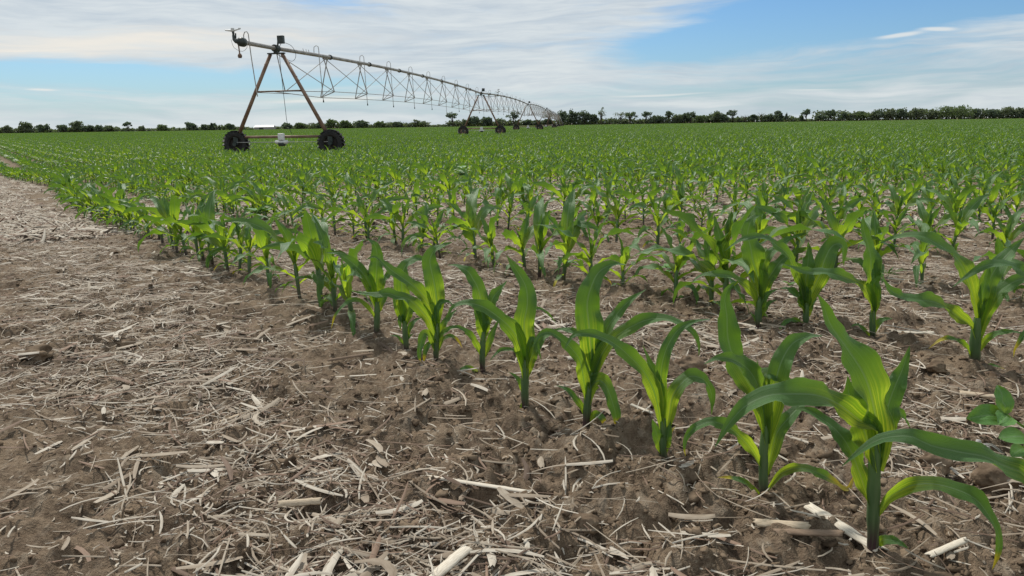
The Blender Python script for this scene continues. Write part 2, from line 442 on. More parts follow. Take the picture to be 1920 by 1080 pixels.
# ------------------------------------------------------------------ straw and chaff
def strips(px, py, length, width, yaw, pitchv, curve, fold, lift, tint, nseg=4):
    n = len(px); z0 = gz(px, py) + lift
    t = np.linspace(-.5, .5, nseg + 1)[None, :, None]; u = np.array([-1, 0, 1.0])[None, None, :]
    L = length[:, None, None]; Wd = width[:, None, None]; ya = yaw[:, None, None]; cv = curve[:, None, None]
    ang = ya + cv * t
    ax = np.cos(ang) * L * t - np.sin(ang) * (cv * L * t * t * .6); ay = np.sin(ang) * L * t + np.cos(ang) * (cv * L * t * t * .6)
    taper = 1 - .5 * np.abs(t * 2) ** 3
    sx = -np.sin(ang) * u * Wd * .5 * taper; sy = np.cos(ang) * u * Wd * .5 * taper
    X = px[:, None, None] + ax + sx; Y = py[:, None, None] + ay + sy
    Z = z0[:, None, None] + np.sin(pitchv)[:, None, None] * L * t + (1 - np.abs(u)) * Wd * fold[:, None, None] + np.abs(cv) * L * (.25 - t * t) * .3
    V = np.stack(np.broadcast_arrays(X, Y, Z), -1)
    m = (nseg + 1) * 3
    base = (np.arange(n) * m)[:, None, None]
    a = (np.arange(nseg) * 3)[None, :, None] + np.array([0, 1])[None, None, :]
    q = base + a
    F = np.stack([q, q + 1, q + 4, q + 3], -1).reshape(-1, 4)
    uv = np.stack(np.broadcast_arrays((u + 1) / 2 * .2 + np.arange(n)[:, None, None] * .37 % 7, (t + .5) + np.arange(n)[:, None, None] * .11), -1).reshape(-1, 2)
    T = np.repeat(tint, m, 0)
    return V.reshape(-1, 3), F, uv, T
def tints(n, dark=.25):
    a = np.array([.50, .435, .345]); b = np.array([.31, .25, .185]); c = np.array([.64, .585, .49]); d = np.array([.13, .09, .065])
    k = rng.random((n, 1)); k2 = rng.random((n, 1))
    col = a * (1 - k) + b * k
    col = np.where(k2 > .72, c * (.85 + .15 * k), col); col = np.where(k2 < dark, d * (1 + 1.5 * k), col)
    return np.clip(col * np.array([.84, .83, .83]), 0, 1)
def scatter(n, rmin, rmax, power=1.0, az=42):
    r = rmin + (rmax - rmin) * rng.random(n) ** power; a = rad(az) * (rng.random(n) * 2 - 1)
    return r * np.sin(a), r * np.cos(a)
VS, FS, US, TS = [], [], [], []; off = 0
def put(S):
    global off
    V, F, uv, T = S
    VS.append(V); FS.append(F + off); US.append(uv); TS.append(T); off += len(V)
def keep(x, y, bias):
    q = row_near(x, y)
    dn = fbm(x * 1.6, y * 1.6, 3, 77) * 1.7 + fbm(x * .5, y * .5, 2, 78)
    left = np.clip((-row_p(x, y) - .1) * 1.2, 0, .45)
    pr = np.clip((q - .30) * 1.05 + dn + bias + left, .14, 1)
    return rng.random(len(x)) < pr
# long pieces
x, y = scatter(66000, .55, 7.0, .9); k = keep(x, y, .02); x, y = x[k], y[k]; n = len(x)
put(strips(x, y, rng.uniform(.015, .085, n) * (1 + .8 * (rng.random(n) > .92)), rng.uniform(.0010, .0036, n), rng.normal(-.1, 1.1, n), rng.normal(0, .14, n), rng.normal(0, .20, n), rng.uniform(.2, .6, n), rng.uniform(.001, .012, n), tints(n, .3)))
# chaff and short bits
x, y = scatter(150000, .55, 9.0, .85); k = keep(x, y, .22); x, y = x[k], y[k]; n = len(x)
put(strips(x, y, rng.uniform(.004, .022, n), rng.uniform(.0010, .0036, n), rng.uniform(0, 6.3, n), rng.normal(0, .22, n), rng.normal(0, .35, n), rng.uniform(.1, .5, n), rng.uniform(.0005, .006, n), tints(n, .15), 2))
# wider torn husk and leaf shreds
x, y = scatter(5200, .6, 8.0, .9); k = keep(x, y, .0); x, y = x[k], y[k]; n = len(x)
put(strips(x, y, rng.uniform(.02, .09, n), rng.uniform(.005, .013, n), rng.normal(0, 1.0, n), rng.normal(0, .16, n), rng.normal(0, .2, n), rng.uniform(.0, .35, n), rng.uniform(.002, .010, n), tints(n, .1)))
# flat broken stalks
x, y = scatter(2600, .6, 9.0, .85); k = keep(x, y, .05); x, y = x[k], y[k]; n = len(x)
put(strips(x, y, rng.uniform(.03, .10, n), rng.uniform(.004, .011, n), rng.normal(-.2, .9, n), rng.normal(0, .08, n), rng.normal(0, .05, n), rng.uniform(.15, .4, n), rng.uniform(.004, .013, n), tints(n, .35)))
# farther away, in the bare headland on the left and between the rows
x, y = scatter(110000, 5.0, 32, 1.2, 44); k = keep(x, y, .35) & ((row_p(x, y) < .2) | (np.hypot(x, y) < 13)); x, y = x[k], y[k]; n = len(x)
put(strips(x, y, rng.uniform(.04, .16, n), rng.uniform(.006, .020, n), rng.normal(0, 1.0, n), rng.normal(0, .22, n), rng.normal(0, .3, n), rng.uniform(.1, .5, n), rng.uniform(.002, .03, n), tints(n, .30), 2))
x, y = scatter(14000, 16, 60, 1.2, 46); k = (row_p(x, y) < .3); x, y = x[k], y[k]; n = len(x)
put(strips(x, y, rng.uniform(.08, .3, n), rng.uniform(.02, .04, n), rng.normal(0, 1.0, n), rng.normal(0, .12, n), rng.normal(0, .5, n), rng.uniform(.1, .4, n), rng.uniform(.002, .02, n), tints(n, .15), 2))
residue = obj('crop_residue', mesh_np('crop_residue', np.concatenate(VS), np.concatenate(FS), M_STRAW, True, np.concatenate(US), {'tint': np.concatenate(TS)}))
tag(residue, 'pale straw and chaff strewn over the soil', 'crop residue', kind='stuff')

# clods
def ico():
    import bmesh
    bm = bmesh.new(); bmesh.ops.create_icosphere(bm, subdivisions=2, radius=1)
    V = np.array([v.co[:] for v in bm.verts]); F = np.array([[v.index for v in f.verts] for f in bm.faces]); bm.free(); return V, F
IV, IF = ico()
def clod_shape(seed, rough=.75):
    d = 1 + rough * (vn(IV[:, 0] * 1.7 + seed, IV[:, 1] * 1.7 + IV[:, 2] * 2.3, seed) * 2 - 1) + .40 * (vn(IV[:, 0] * 5 + seed, IV[:, 1] * 5 - IV[:, 2] * 4, seed + 9) * 2 - 1)
    return IV * d[:, None] * np.array([1, .85, .62])
shapes = [clod_shape(k) for k in range(8)]
CV, CF = [], []; co = 0
x, y = scatter(46000, .6, 8.5, .85)
kk = rng.random(len(x)) < np.clip(.40 + fbm(x * 1.1, y * 1.1, 2, 91) * 2.2, .12, 1); x, y = x[kk], y[kk]
sz = np.clip(rng.lognormal(-5.75, .5, len(x)), .0016, .014)
zz = gz(x, y)
for i in range(len(x)):
    a = rng.random() * 6.28; ca, sa = math.cos(a), math.sin(a)
    S = shapes[i % 8] * sz[i]
    CV.append(np.stack([S[:, 0] * ca - S[:, 1] * sa + x[i], S[:, 0] * sa + S[:, 1] * ca + y[i], S[:, 2] + zz[i] + sz[i] * .08], -1)); CF.append(IF + co); co += len(IV)
clods = obj('soil_crumbs', mesh_np('soil_crumbs', np.concatenate(CV), np.concatenate(CF), M_CLOD, False))
tag(clods, 'small brown soil crumbs lying between the straw', 'soil crumbs', kind='stuff')

# ------------------------------------------------------------------ leaves
def catmull(P, n):
    P = np.asarray(P, float)
    Q = np.vstack([2 * P[0] - P[1], P, 2 * P[-1] - P[-2]])
    seg = np.linalg.norm(np.diff(P, axis=0), axis=1); cum = np.concatenate([[0], np.cumsum(seg)])
    out = []
    for t in np.linspace(0, cum[-1], n):
        i = min(max(int(np.searchsorted(cum, t, 'right')) - 1, 0), len(P) - 2)
        f = (t - cum[i]) / max(seg[i], 1e-9)
        p0, p1, p2, p3 = Q[i], Q[i + 1], Q[i + 2], Q[i + 3]
        out.append(.5 * ((2 * p1) + (-p0 + p2) * f + (2 * p0 - 5 * p1 + 4 * p2 - p3) * f * f + (-p0 + 3 * p1 - 3 * p2 + p3) * f ** 3))
    return np.array(out)
WT = np.array([0, .06, .15, .3, .45, .62, .78, .9, 1.0]); WW = np.array([.42, .50, .68, .95, 1.0, .88, .60, .30, .02])
def leaf_geo(P, side, width, nu=7, wave=.10, seed=0, yel=0.0, fold0=70, fold1=20, blunt=0):
    wave = wave * 1.9
    """P (n,3) centre line, side (n,3) unit side vectors -> V, F, uv, yel"""
    n = len(P); T = np.gradient(P, axis=0); T /= np.linalg.norm(T, axis=1)[:, None] + 1e-9
    side = side - T * (side * T).sum(1)[:, None]; side /= np.linalg.norm(side, axis=1)[:, None] + 1e-9
    N_ = np.cross(T, side)
    t = np.linspace(0, 1, n); w = width * np.interp(t, WT, WW)
    fold = np.radians(fold1 + (fold0 - fold1) * np.clip(1 - t / .28, 0, 1) ** 1.3)
    u = np.linspace(-1, 1, nu)
    ph = seed * 1.7
    fr = 2.4 + (seed * .37) % 1.6
    out = np.zeros((n, nu, 3)); uv = np.zeros((n, nu, 2))
    wrap = np.clip(1 - t / .22, 0, 1)
    for j, uu in enumerate(u):
        e = abs(uu)
        wv = wave * w * e ** 2 * (np.sin(2 * math.pi * fr * t + ph + (2.1 if uu > 0 else 0)) + .5 * np.sin(2 * math.pi * fr * 2.3 * t + ph * 2)) * np.clip(t * 4, 0, 1)
        lat = .5 * w * uu * np.cos(fold * (.55 + .45 * e)); hgt = .5 * w * e ** 1.25 * np.sin(fold)
        out[:, j] = P + side * lat[:, None] + N_ * (hgt + wv)[:, None]
        uv[:, j, 0] = (uu + 1) / 2; uv[:, j, 1] = t
    i = np.arange(n - 1)[:, None] * nu + np.arange(nu - 1)[None, :]
    F = np.stack([i, i + 1, i + nu + 1, i + nu], -1).reshape(-1, 4)
    yl = np.repeat(np.clip((t - (1 - yel * .55)) / max(yel * .35, .02), 0, 1) * min(1, .55 + yel * .6) if yel > 0 else t * 0, nu)
    return out.reshape(-1, 3), F, uv.reshape(-1, 2), yl
def tube_geo(P, R, n=8, top=None):
    P = np.asarray(P, float); m = len(P)
    a = np.linspace(0, 2 * math.pi, n, endpoint=False)
    V = (P[:, None, :] + np.stack([np.cos(a), np.sin(a), a * 0], -1)[None] * np.asarray(R)[:, None, None]).reshape(-1, 3)
    i = np.arange(m - 1)[:, None] * n; k = np.arange(n)[None, :]; k2 = (k + 1) % n
    F = np.stack([i + k, i + k2, i + n + k2, i + n + k], -1).reshape(-1, 4)
    uv = np.stack([np.tile(a / 6.28, m), np.repeat(np.linspace(0, 1, m), n)], -1)
    return V, F, uv
def stalk_mesh(P, R, H, n=10):
    V, F, uv = tube_geo(P, R, n)
    return mesh_np('stalk', V, F, M_STALK, True, uv, {'yel': np.clip(V[:, 2] / H, 0, 1)})
def leaf_side_hero(P):
    """broadside to the open side of the row, flattening where the leaf arches over"""
    T = np.gradient(P, axis=0); T /= np.linalg.norm(T, axis=1)[:, None] + 1e-9
    out = np.zeros_like(P); prev = None
    for i, t in enumerate(T):
        # perpendicular in the upright plane across the line of sight
        perp = np.array([-t[2], 0, t[0]])
        nn = np.linalg.norm(perp); perp = perp / nn if nn > 1e-4 else np.array([1.0, 0, 0])
        a = rad(52) * t[0] / max(1e-6, math.hypot(t[0], t[2]))
        s = perp * math.cos(a) + np.array([0, 1.0, 0]) * math.sin(a)
        out[i] = s
    k = np.array([.25, .5, .25])
    for _ in range(2):
        o2 = out.copy(); o2[1:-1] = .25 * out[:-2] + .5 * out[1:-1] + .25 * out[2:]; out = o2
    return out

def ordinal(n):
    a = ['zeroth', 'first', 'second', 'third', 'fourth', 'fifth', 'sixth', 'seventh', 'eighth', 'ninth', 'tenth', 'eleventh', 'twelfth', 'thirteenth', 'fourteenth', 'fifteenth', 'sixteenth', 'seventeenth', 'eighteenth', 'nineteenth']
    if n < 20: return a[n]
    t = ['', '', 'twent', 'thirt', 'fort', 'fift', 'sixt', 'sevent', 'eight', 'ninet'][n // 10]
    return t + 'ieth' if n % 10 == 0 else t + 'y-' + a[n % 10]
# ---- traced plants: base xy (m), stalk (mm), stalk width (mm), leaves (centre line mm, width mm, yellowing)
HERO = [
 ([0.41,0.798], [[0,0,0],[-4,0,56],[-7,0,108],[-9,0,159],[-12,0,196]], [12,18], [
  ([[-5,0,108],[-9,-3,153],[-18,-5,189],[-33,-10,223],[-55,-16,253],[-77,-23,280],[-88,-27,302],[-96,-29,316]],37,0),
  ([[-7,0,108],[-18,5,147],[-30,10,174],[-37,13,195],[-39,14,213]],32,0),
  ([[-4,0,130],[-13,-5,159],[-35,-14,172],[-52,-22,186],[-73,-31,201],[-99,-44,213],[-127,-57,219],[-154,-70,223],[-181,-84,218],[-201,-96,204],[-216,-105,184]],27,0),
  ([[-5,0,108],[1,5,153],[6,9,177],[14,13,200],[23,17,220],[31,22,244]],23,0),
  ([[-5,0,140],[2,9,164],[16,19,173],[33,30,162],[51,41,140]],10,0),
  ([[-2,0,49],[2,-2,58],[7,-5,73],[16,-10,85],[29,-16,96],[47,-24,101],[66,-33,99],[83,-41,92],[97,-47,74],[107,-52,52],[107,-52,29],[104,-52,14]],17,0.3),
  ([[-4,0,52],[-13,6,82],[-25,15,117],[-38,23,140],[-54,33,154],[-71,43,163],[-83,50,161]],21,0),
  ([[1,0,7],[4,-1,16],[10,-3,22],[22,-6,22],[35,-10,15]],10,0.1),
 ]),
 ([0.326,0.923], [[0,0,0],[-3,0,36],[-5,0,73],[-4,0,117],[-5,0,150]], [11,15], [
  ([[-3,0,88],[-9,3,127],[-20,6,155],[-34,10,179],[-46,14,200],[-53,17,225],[-55,18,253],[-58,20,274],[-53,20,289],[-44,18,297]],32,0),
  ([[-2,0,88],[-11,-7,138],[-22,-14,171],[-38,-23,195],[-59,-35,211],[-81,-47,218],[-101,-58,214]],21,0),
  ([[-2,0,95],[-9,0,146],[-15,0,175],[-20,0,200]],10,0),
  ([[-1,0,88],[6,7,136],[10,12,169],[19,18,195],[34,26,213],[57,36,219],[79,45,217]],25,0),
  ([[-3,0,110],[-8,8,149],[-7,10,175],[9,15,175],[35,28,157],[63,41,131]],17,0),
  ([[-3,0,44],[-10,-2,61],[-26,-8,86],[-49,-16,111],[-68,-22,124],[-85,-28,129],[-104,-35,124],[-114,-38,114],[-117,-40,102],[-115,-40,90]],15,0.15),
  ([[1,0,44],[7,5,71],[15,11,97],[29,17,112],[48,26,127],[67,34,141]],18,0),
  ([[-3,0,10],[-11,3,19],[-25,9,30],[-41,15,33],[-57,21,31]],7,0.7),
  ([[0,0,17],[9,2,29],[23,6,43],[46,11,47],[69,16,40],[93,20,26],[118,25,9],[125,27,19],[130,29,35]],12,0.9),
 ]),
 ([0.22,1.054], [[0,0,0],[-3,0,35],[-3,0,69],[-3,0,101]], [11,16], [
  ([[-2,0,60],[-6,3,113],[-6,5,148],[0,6,175],[10,9,194],[22,12,206],[42,17,213],[67,23,216]],17,0),
  ([[-3,0,69],[-10,4,124],[-21,8,152],[-33,11,181]],12,0),
  ([[-3,0,44],[-15,-7,106],[-28,-12,138],[-43,-18,160],[-58,-24,176],[-75,-31,193],[-100,-40,209],[-126,-50,217],[-140,-55,214],[-151,-60,197]],21,0),
  ([[0,0,40],[7,5,75],[11,8,101],[23,13,119],[38,18,130],[53,23,127],[66,27,117],[75,31,96],[77,33,64]],20,0),
  ([[-1,0,14],[-10,-5,42],[-17,-9,64],[-21,-12,77]],15,0),
  ([[0,0,14],[4,-4,49],[7,-6,71]],12,0),
  ([[0,0,23],[9,4,48],[18,8,58]],6,1),
 ]),
 ([0.12,1.202], [[0,0,0],[2,0,41],[6,0,83],[11,0,129]], [12,18], [
  ([[11,0,78],[8,2,133],[4,3,177],[1,4,213],[8,4,243],[20,6,265],[41,8,276],[64,11,275]],39,0),
  ([[12,0,83],[22,7,140],[34,13,168],[53,21,193],[74,29,212],[102,39,228]],20,0),
  ([[4,0,55],[11,-3,93],[25,-8,134],[42,-13,159],[65,-20,178],[93,-27,193],[118,-34,196],[143,-41,190],[161,-46,177],[170,-48,159],[171,-49,139]],20,0),
  ([[2,0,41],[-4,-4,82],[-11,-9,120],[-25,-15,143],[-45,-22,164],[-61,-29,175],[-77,-35,173],[-90,-40,154]],20,0),
  ([[9,0,97],[0,11,144],[-17,23,160],[-37,35,163],[-53,46,158]],12,0),
  ([[2,0,37],[8,-6,76],[20,-12,88],[31,-19,79],[40,-25,55],[46,-30,30],[47,-33,0]],21,0.5),
  ([[-1,0,18],[-7,2,36],[-18,5,52],[-31,9,66],[-50,13,73]],10,0),
  ([[2,0,8],[8,-3,20],[16,-6,27],[26,-10,21],[31,-13,3]],12,0.8),
  ([[11,0,87],[17,3,125],[26,6,149],[32,8,174]],16,0),
 ]),
 ([0.02,1.28], [[0,0,0],[0,0,45],[1,0,84],[3,0,122]], [12,17], [
  ([[3,0,84],[3,1,127],[0,2,162],[6,3,198],[3,4,229],[-13,6,258],[-29,9,282]],32,0),
  ([[0,0,59],[-4,-4,106],[-12,-9,140],[-26,-15,163],[-46,-24,184],[-70,-34,203],[-96,-44,212],[-116,-52,208],[-129,-58,190]],25,0),
  ([[2,0,59],[10,5,97],[21,10,119],[34,15,134],[55,23,142]],19,0),
  ([[-1,0,74],[-11,-6,113],[-29,-13,122],[-45,-18,120],[-61,-25,104]],8,0.1),
  ([[4,0,84],[11,-5,133],[18,-8,136],[29,-14,102]],10,0),
  ([[3,0,103],[14,14,176],[24,21,185],[41,31,175],[58,42,152]],7,0),
  ([[-1,0,30],[-9,3,58],[-19,6,69],[-29,8,75]],8,0),
  ([[-1,0,10],[-5,-1,16],[-8,-3,4]],6,0.9),
 ]),
 ([-0.064,1.536], [[0,0,0],[0,0,37],[3,0,77],[7,0,117]], [11,16], [
  ([[6,0,83],[3,2,128],[-4,3,173],[-16,5,198],[-28,7,215],[-48,10,224],[-67,12,226]],29,0),
  ([[6,0,83],[14,3,122],[24,7,155],[38,11,172],[54,15,191]],25,0),
  ([[3,0,66],[2,0,106],[-8,0,134],[-20,0,150]],27,0),
  ([[0,0,29],[-10,-5,58],[-25,-12,86],[-48,-21,103],[-68,-29,102]],12,0),
  ([[3,0,26],[16,7,64],[27,12,91],[37,16,109]],13,0),
  ([[-2,0,6],[-10,-2,0],[-27,-6,11],[-42,-10,10],[-57,-14,-2]],9,0),
 ]),
 ([-0.166,1.589], [[0,0,0],[1,0,42],[5,0,83],[8,0,130]], [10,17], [
  ([[7,0,89],[6,1,136],[3,3,170],[-3,4,205],[-6,5,230],[4,5,250],[21,5,260],[42,8,267]],36,0),
  ([[5,0,77],[-7,-3,128],[-31,-6,167],[-57,-10,191],[-82,-14,211],[-101,-16,230],[-118,-19,244],[-136,-21,236]],24,0),
  ([[6,0,60],[3,-5,108],[13,-7,138],[31,-13,143],[45,-19,135]],15,0),
  ([[3,0,42],[-10,-6,97],[-31,-12,130],[-52,-18,152],[-74,-24,159],[-92,-29,167],[-114,-35,166],[-140,-42,170],[-166,-49,178]],23,0),
  ([[2,0,24],[-5,-5,50],[-18,-12,43],[-26,-19,9]],12,0.6),
  ([[2,0,36],[14,-4,69],[34,-9,85],[54,-13,89],[63,-16,79]],10,0),
  ([[1,0,30],[-7,-7,61],[-20,-14,75],[-29,-20,54],[-33,-24,28],[-29,-23,12]],16,0.3),
  ([[3,0,24],[14,2,55],[31,4,64],[46,6,56],[57,7,36]],9,0.8),
  ([[5,0,54],[19,7,90],[33,13,107],[48,19,120]],14,0),
 ]),
 ([-0.244,1.698], [[0,0,0],[-2,0,46],[-2,0,90],[-2,0,121]], [11,17], [
  ([[-3,0,71],[-3,0,121],[-5,0,158],[0,0,192],[15,0,212],[36,0,219],[62,0,211]],33,0),
  ([[-2,0,58],[7,5,88],[19,11,114],[36,17,128]],18,0),
  ([[-2,0,58],[-8,-4,88],[-12,-6,77],[-11,-7,54]],10,0.2),
  ([[-3,0,14],[4,1,33],[17,3,45]],7,0),
  ([[-2,0,12],[-9,1,24],[-21,3,38],[-39,5,40]],6,0),
  ([[-3,0,65],[-12,6,107],[-17,10,135],[-13,11,162]],25,0),
  ([[-3,0,27],[8,7,56],[22,15,73],[36,22,76]],12,0),
 ]),
 ([-0.341,1.856], [[0,0,0],[4,0,49],[6,0,97],[7,0,138]], [13,20], [
  ([[4,0,84],[5,0,131],[9,0,171],[12,0,207],[7,0,233],[-13,0,249]],35,0),
  ([[4,0,70],[-8,-6,132],[-27,-13,170],[-50,-20,195],[-74,-27,214],[-103,-35,220]],27,0),
  ([[2,0,36],[-5,-6,61],[-26,-20,93],[-52,-35,102],[-73,-46,86],[-89,-56,64],[-97,-62,37]],11,0.5),
  ([[4,0,49],[15,6,82],[30,12,105],[45,18,125]],16,0),
  ([[5,0,70],[13,7,116],[28,17,147],[51,29,161],[73,41,149]],17,0),
 ]),
 ([0.956,1.519], [[0,0,0],[-4,0,45],[-6,0,90],[-6,0,135]], [21,24], [
  ([[-3,0,85],[-13,3,140],[-32,7,195],[-48,11,226],[-67,15,245],[-95,21,264],[-127,27,279],[-167,36,276],[-202,43,261]],32,0),
  ([[-3,0,56],[-20,-4,94],[-48,-10,114],[-77,-16,135],[-111,-23,152],[-145,-31,158],[-188,-40,168],[-220,-47,191],[-239,-52,223]],30,0),
  ([[-1,0,85],[6,7,139],[15,13,179],[35,21,214],[66,33,243],[100,45,269]],33,0),
  ([[-1,0,56],[4,2,101],[17,4,134],[35,7,163],[69,12,184],[100,15,189],[137,19,179]],27,0),
  ([[-3,0,16],[-16,-3,38],[-32,-6,59],[-55,-11,70],[-73,-15,74],[-91,-19,70],[-113,-24,55]],11,0.8),
  ([[0,0,25],[6,-1,49],[16,-3,67],[36,-6,81],[67,-10,84],[87,-13,78]],12,0.2),
  ([[3,0,2],[15,-6,10],[29,-13,14],[48,-22,9]],7,0.4),
  ([[-3,0,107],[-1,0,158],[3,0,196],[7,0,223]],18,0),
 ]),
 ([0.852,1.75], [[0,0,0],[-4,0,47],[-6,0,86],[-9,0,124]], [11,20], [
  ([[-5,0,73],[-10,1,124],[-16,3,168],[-20,4,206],[-30,5,237],[-40,7,268],[-43,8,301]],37,0),
  ([[-4,0,73],[-6,2,130],[-5,3,177],[-4,5,217]],23,0),
  ([[-2,0,41],[-14,-4,100],[-33,-8,132],[-57,-14,147],[-81,-19,157],[-106,-25,167],[-140,-32,176],[-181,-42,179],[-214,-50,190],[-248,-57,203]],29,0),
  ([[-1,0,14],[7,2,40],[22,4,53],[46,6,55]],13,0),
  ([[-3,0,7],[-24,-2,31],[-43,-5,44],[-58,-6,39]],10,0),
  ([[-3,0,66],[5,5,104],[15,10,128]],15,0),
 ]),
 ([0.733,1.852], [[0,0,0],[-3,0,44],[-4,0,85],[-7,0,125]], [12,21], [
  ([[-3,0,71],[-9,1,118],[-6,3,165],[-5,4,198],[-8,4,227]],32,0),
  ([[-2,0,58],[12,6,104],[29,11,143],[39,15,175],[52,19,204],[67,23,216],[88,28,210],[95,30,161]],43,0),
  ([[-2,0,37],[-19,-4,78],[-40,-9,102],[-58,-13,113],[-80,-18,116]],21,0),
  ([[-2,0,30],[8,4,67],[26,8,82]],16,0),
  ([[-2,0,6],[-18,-4,26],[-41,-9,33],[-62,-14,25],[-80,-19,2]],12,0),
  ([[-2,0,44],[-18,-5,106],[-41,-11,157],[-63,-17,198],[-93,-24,222],[-123,-31,242],[-161,-40,247],[-193,-48,239],[-229,-57,217]],24,0),
  ([[-2,0,51],[-15,0,105],[-26,0,132]],29,0),
 ]),
 ([0.62,1.872], [[0,0,0],[-2,0,47],[-3,0,88],[-3,0,129]], [15,22], [
  ([[0,0,81],[-8,2,136],[-21,4,176],[-29,6,213],[-37,7,245],[-28,7,280],[-4,6,293]],50,0),
  ([[2,0,61],[12,5,114],[32,11,147],[55,17,176],[92,26,195]],30,0),
  ([[0,0,81],[4,5,148],[14,9,183],[45,17,210],[78,25,230],[124,36,241]],22,0),
  ([[-2,0,40],[-23,-6,98],[-53,-13,129],[-85,-21,145],[-112,-27,150],[-142,-34,153],[-168,-40,146],[-183,-44,133]],23,0),
  ([[3,0,26],[5,-3,68],[14,-7,92],[40,-14,110]],16,0),
  ([[-2,0,15],[-12,0,33],[-24,0,47]],8,0),
  ([[1,0,26],[23,6,66],[48,12,75]],11,0.1),
 ]),
 ([0.502,0.624], [[0,0,0],[-7,0,56],[-14,0,99],[-21,0,136]], [12,17], [
  ([[-15,0,93],[-27,-1,137],[-44,-3,170],[-61,-5,187],[-77,-7,194],[-97,-9,204],[-121,-12,210],[-149,-15,218],[-169,-18,228],[-193,-20,227],[-210,-23,219],[-227,-25,205]],21,0),
  ([[-16,0,115],[-22,0,161],[-20,0,202],[-16,0,236]],30,0),
  ([[-12,0,83],[-5,4,112],[18,12,129],[57,22,111]],22,0),
  ([[-6,0,45],[-1,-5,70],[15,-13,80],[32,-21,58]],15,0),
 ]),
 ([1.053,1.406], [[0,0,0],[-7,0,50],[-14,0,92],[-22,0,134]], [19,25], [
  ([[-14,0,82],[-41,-3,156],[-79,-8,209],[-120,-12,238],[-157,-16,247],[-190,-21,242],[-218,-24,225],[-243,-27,207]],25,0),
  ([[-14,0,82],[-19,2,144],[-21,4,205],[-16,6,256]],35,0),
  ([[-7,0,39],[-44,-7,95],[-83,-15,118],[-109,-22,89],[-112,-24,69]],14,0.5),
  ([[-9,0,50],[2,0,92],[29,0,112],[63,0,91]],27,0),
 ]),
]
HERO_LABEL = ['nearest and tallest corn plant with broad upright leaf and long low arching leaf',
 'second nearest corn plant with a twisted ribbon leaf and a kinked yellow leaf tip',
 'slim corn plant with thin leaf curving right, third nearest to the viewer',
 'front row corn plant with broad upright striped leaf and long leaves arching both ways',
 'front row corn plant with a sword-like upright leaf and one leaf arching far left',
 'front row corn plant with two leaves forming a narrow V and a purplish stem foot',
 'front row corn plant with broad glowing leaf and drooping yellow-tipped lower leaves',
 'short thin-stemmed front row corn plant with a folded glowing leaf bent to the right',
 'front row corn plant with hooked bright top leaf, thin leaf drooping left',
 'stout corn plant at the right edge with long wavy leaves and dark thick stem',
 'second row corn plant with tall pointed leaf, thin pale stem and a leaf bridging left',
 'second row corn plant with a wide bluish leaf folded over to the right',
 'second row corn plant with dark stem foot, wide glowing leaf and a curled-over tip',
 'corn plant cut off by the bottom right corner, only its arching leaf in view',
 'corn plant mostly outside the right edge behind the stout one']
GRP = 'young corn plants standing in rows'
def hero_plant(i, h):
    (bx, by), st, (w0, w1), leaves = h
    root = empty('corn_plant', (bx, by, float(knoll(bx, by))))
    tag(root, HERO_LABEL[i], 'corn plant', GRP)
    P = np.array(st, float) / 1000; P = np.vstack([P[0] + [0, 0, -.03], P])
    P = catmull(P, 60); ztop = max(max(l[0][0][2] for l in leaves) / 1000 + .006, .04)
    P = P[P[:, 2] <= ztop]; P = P[np.linspace(0, len(P) - 1, 12).round().astype(int)]
    R = np.interp(np.linspace(0, 1, 12), [0, .25, .6, 1], [w0 * .5, w0 * .5, (w0 + w1) * .24, w1 * .36]) / 1000
    # sheath collars give the stem its steps
    R = R * np.array([1, 1, 1, 1.06, .95, 1.07, .95, 1.06, .95, 1.0, .92, .70])
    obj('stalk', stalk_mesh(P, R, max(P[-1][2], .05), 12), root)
    for j, (pts, w, yl) in enumerate(leaves):
        C_ = catmull(np.array(pts, float) / 1000, 30)
        S = leaf_side_hero(C_)
        L = np.linalg.norm(np.diff(C_, axis=0), axis=1).sum()
        ww = w / 1000 * 1.16
        V, F, uv, yy = leaf_geo(C_, S, ww, 9, .10 if L > .1 else .05, i * 7 + j, yl, 66, 17)
        o = obj('leaf', mesh_np('leaf', V, F, M_LEAF, True, uv, {'yel': yy}), root)
        if yl >= .5: o['label'] = 'lower leaf with yellow tip'
    return root

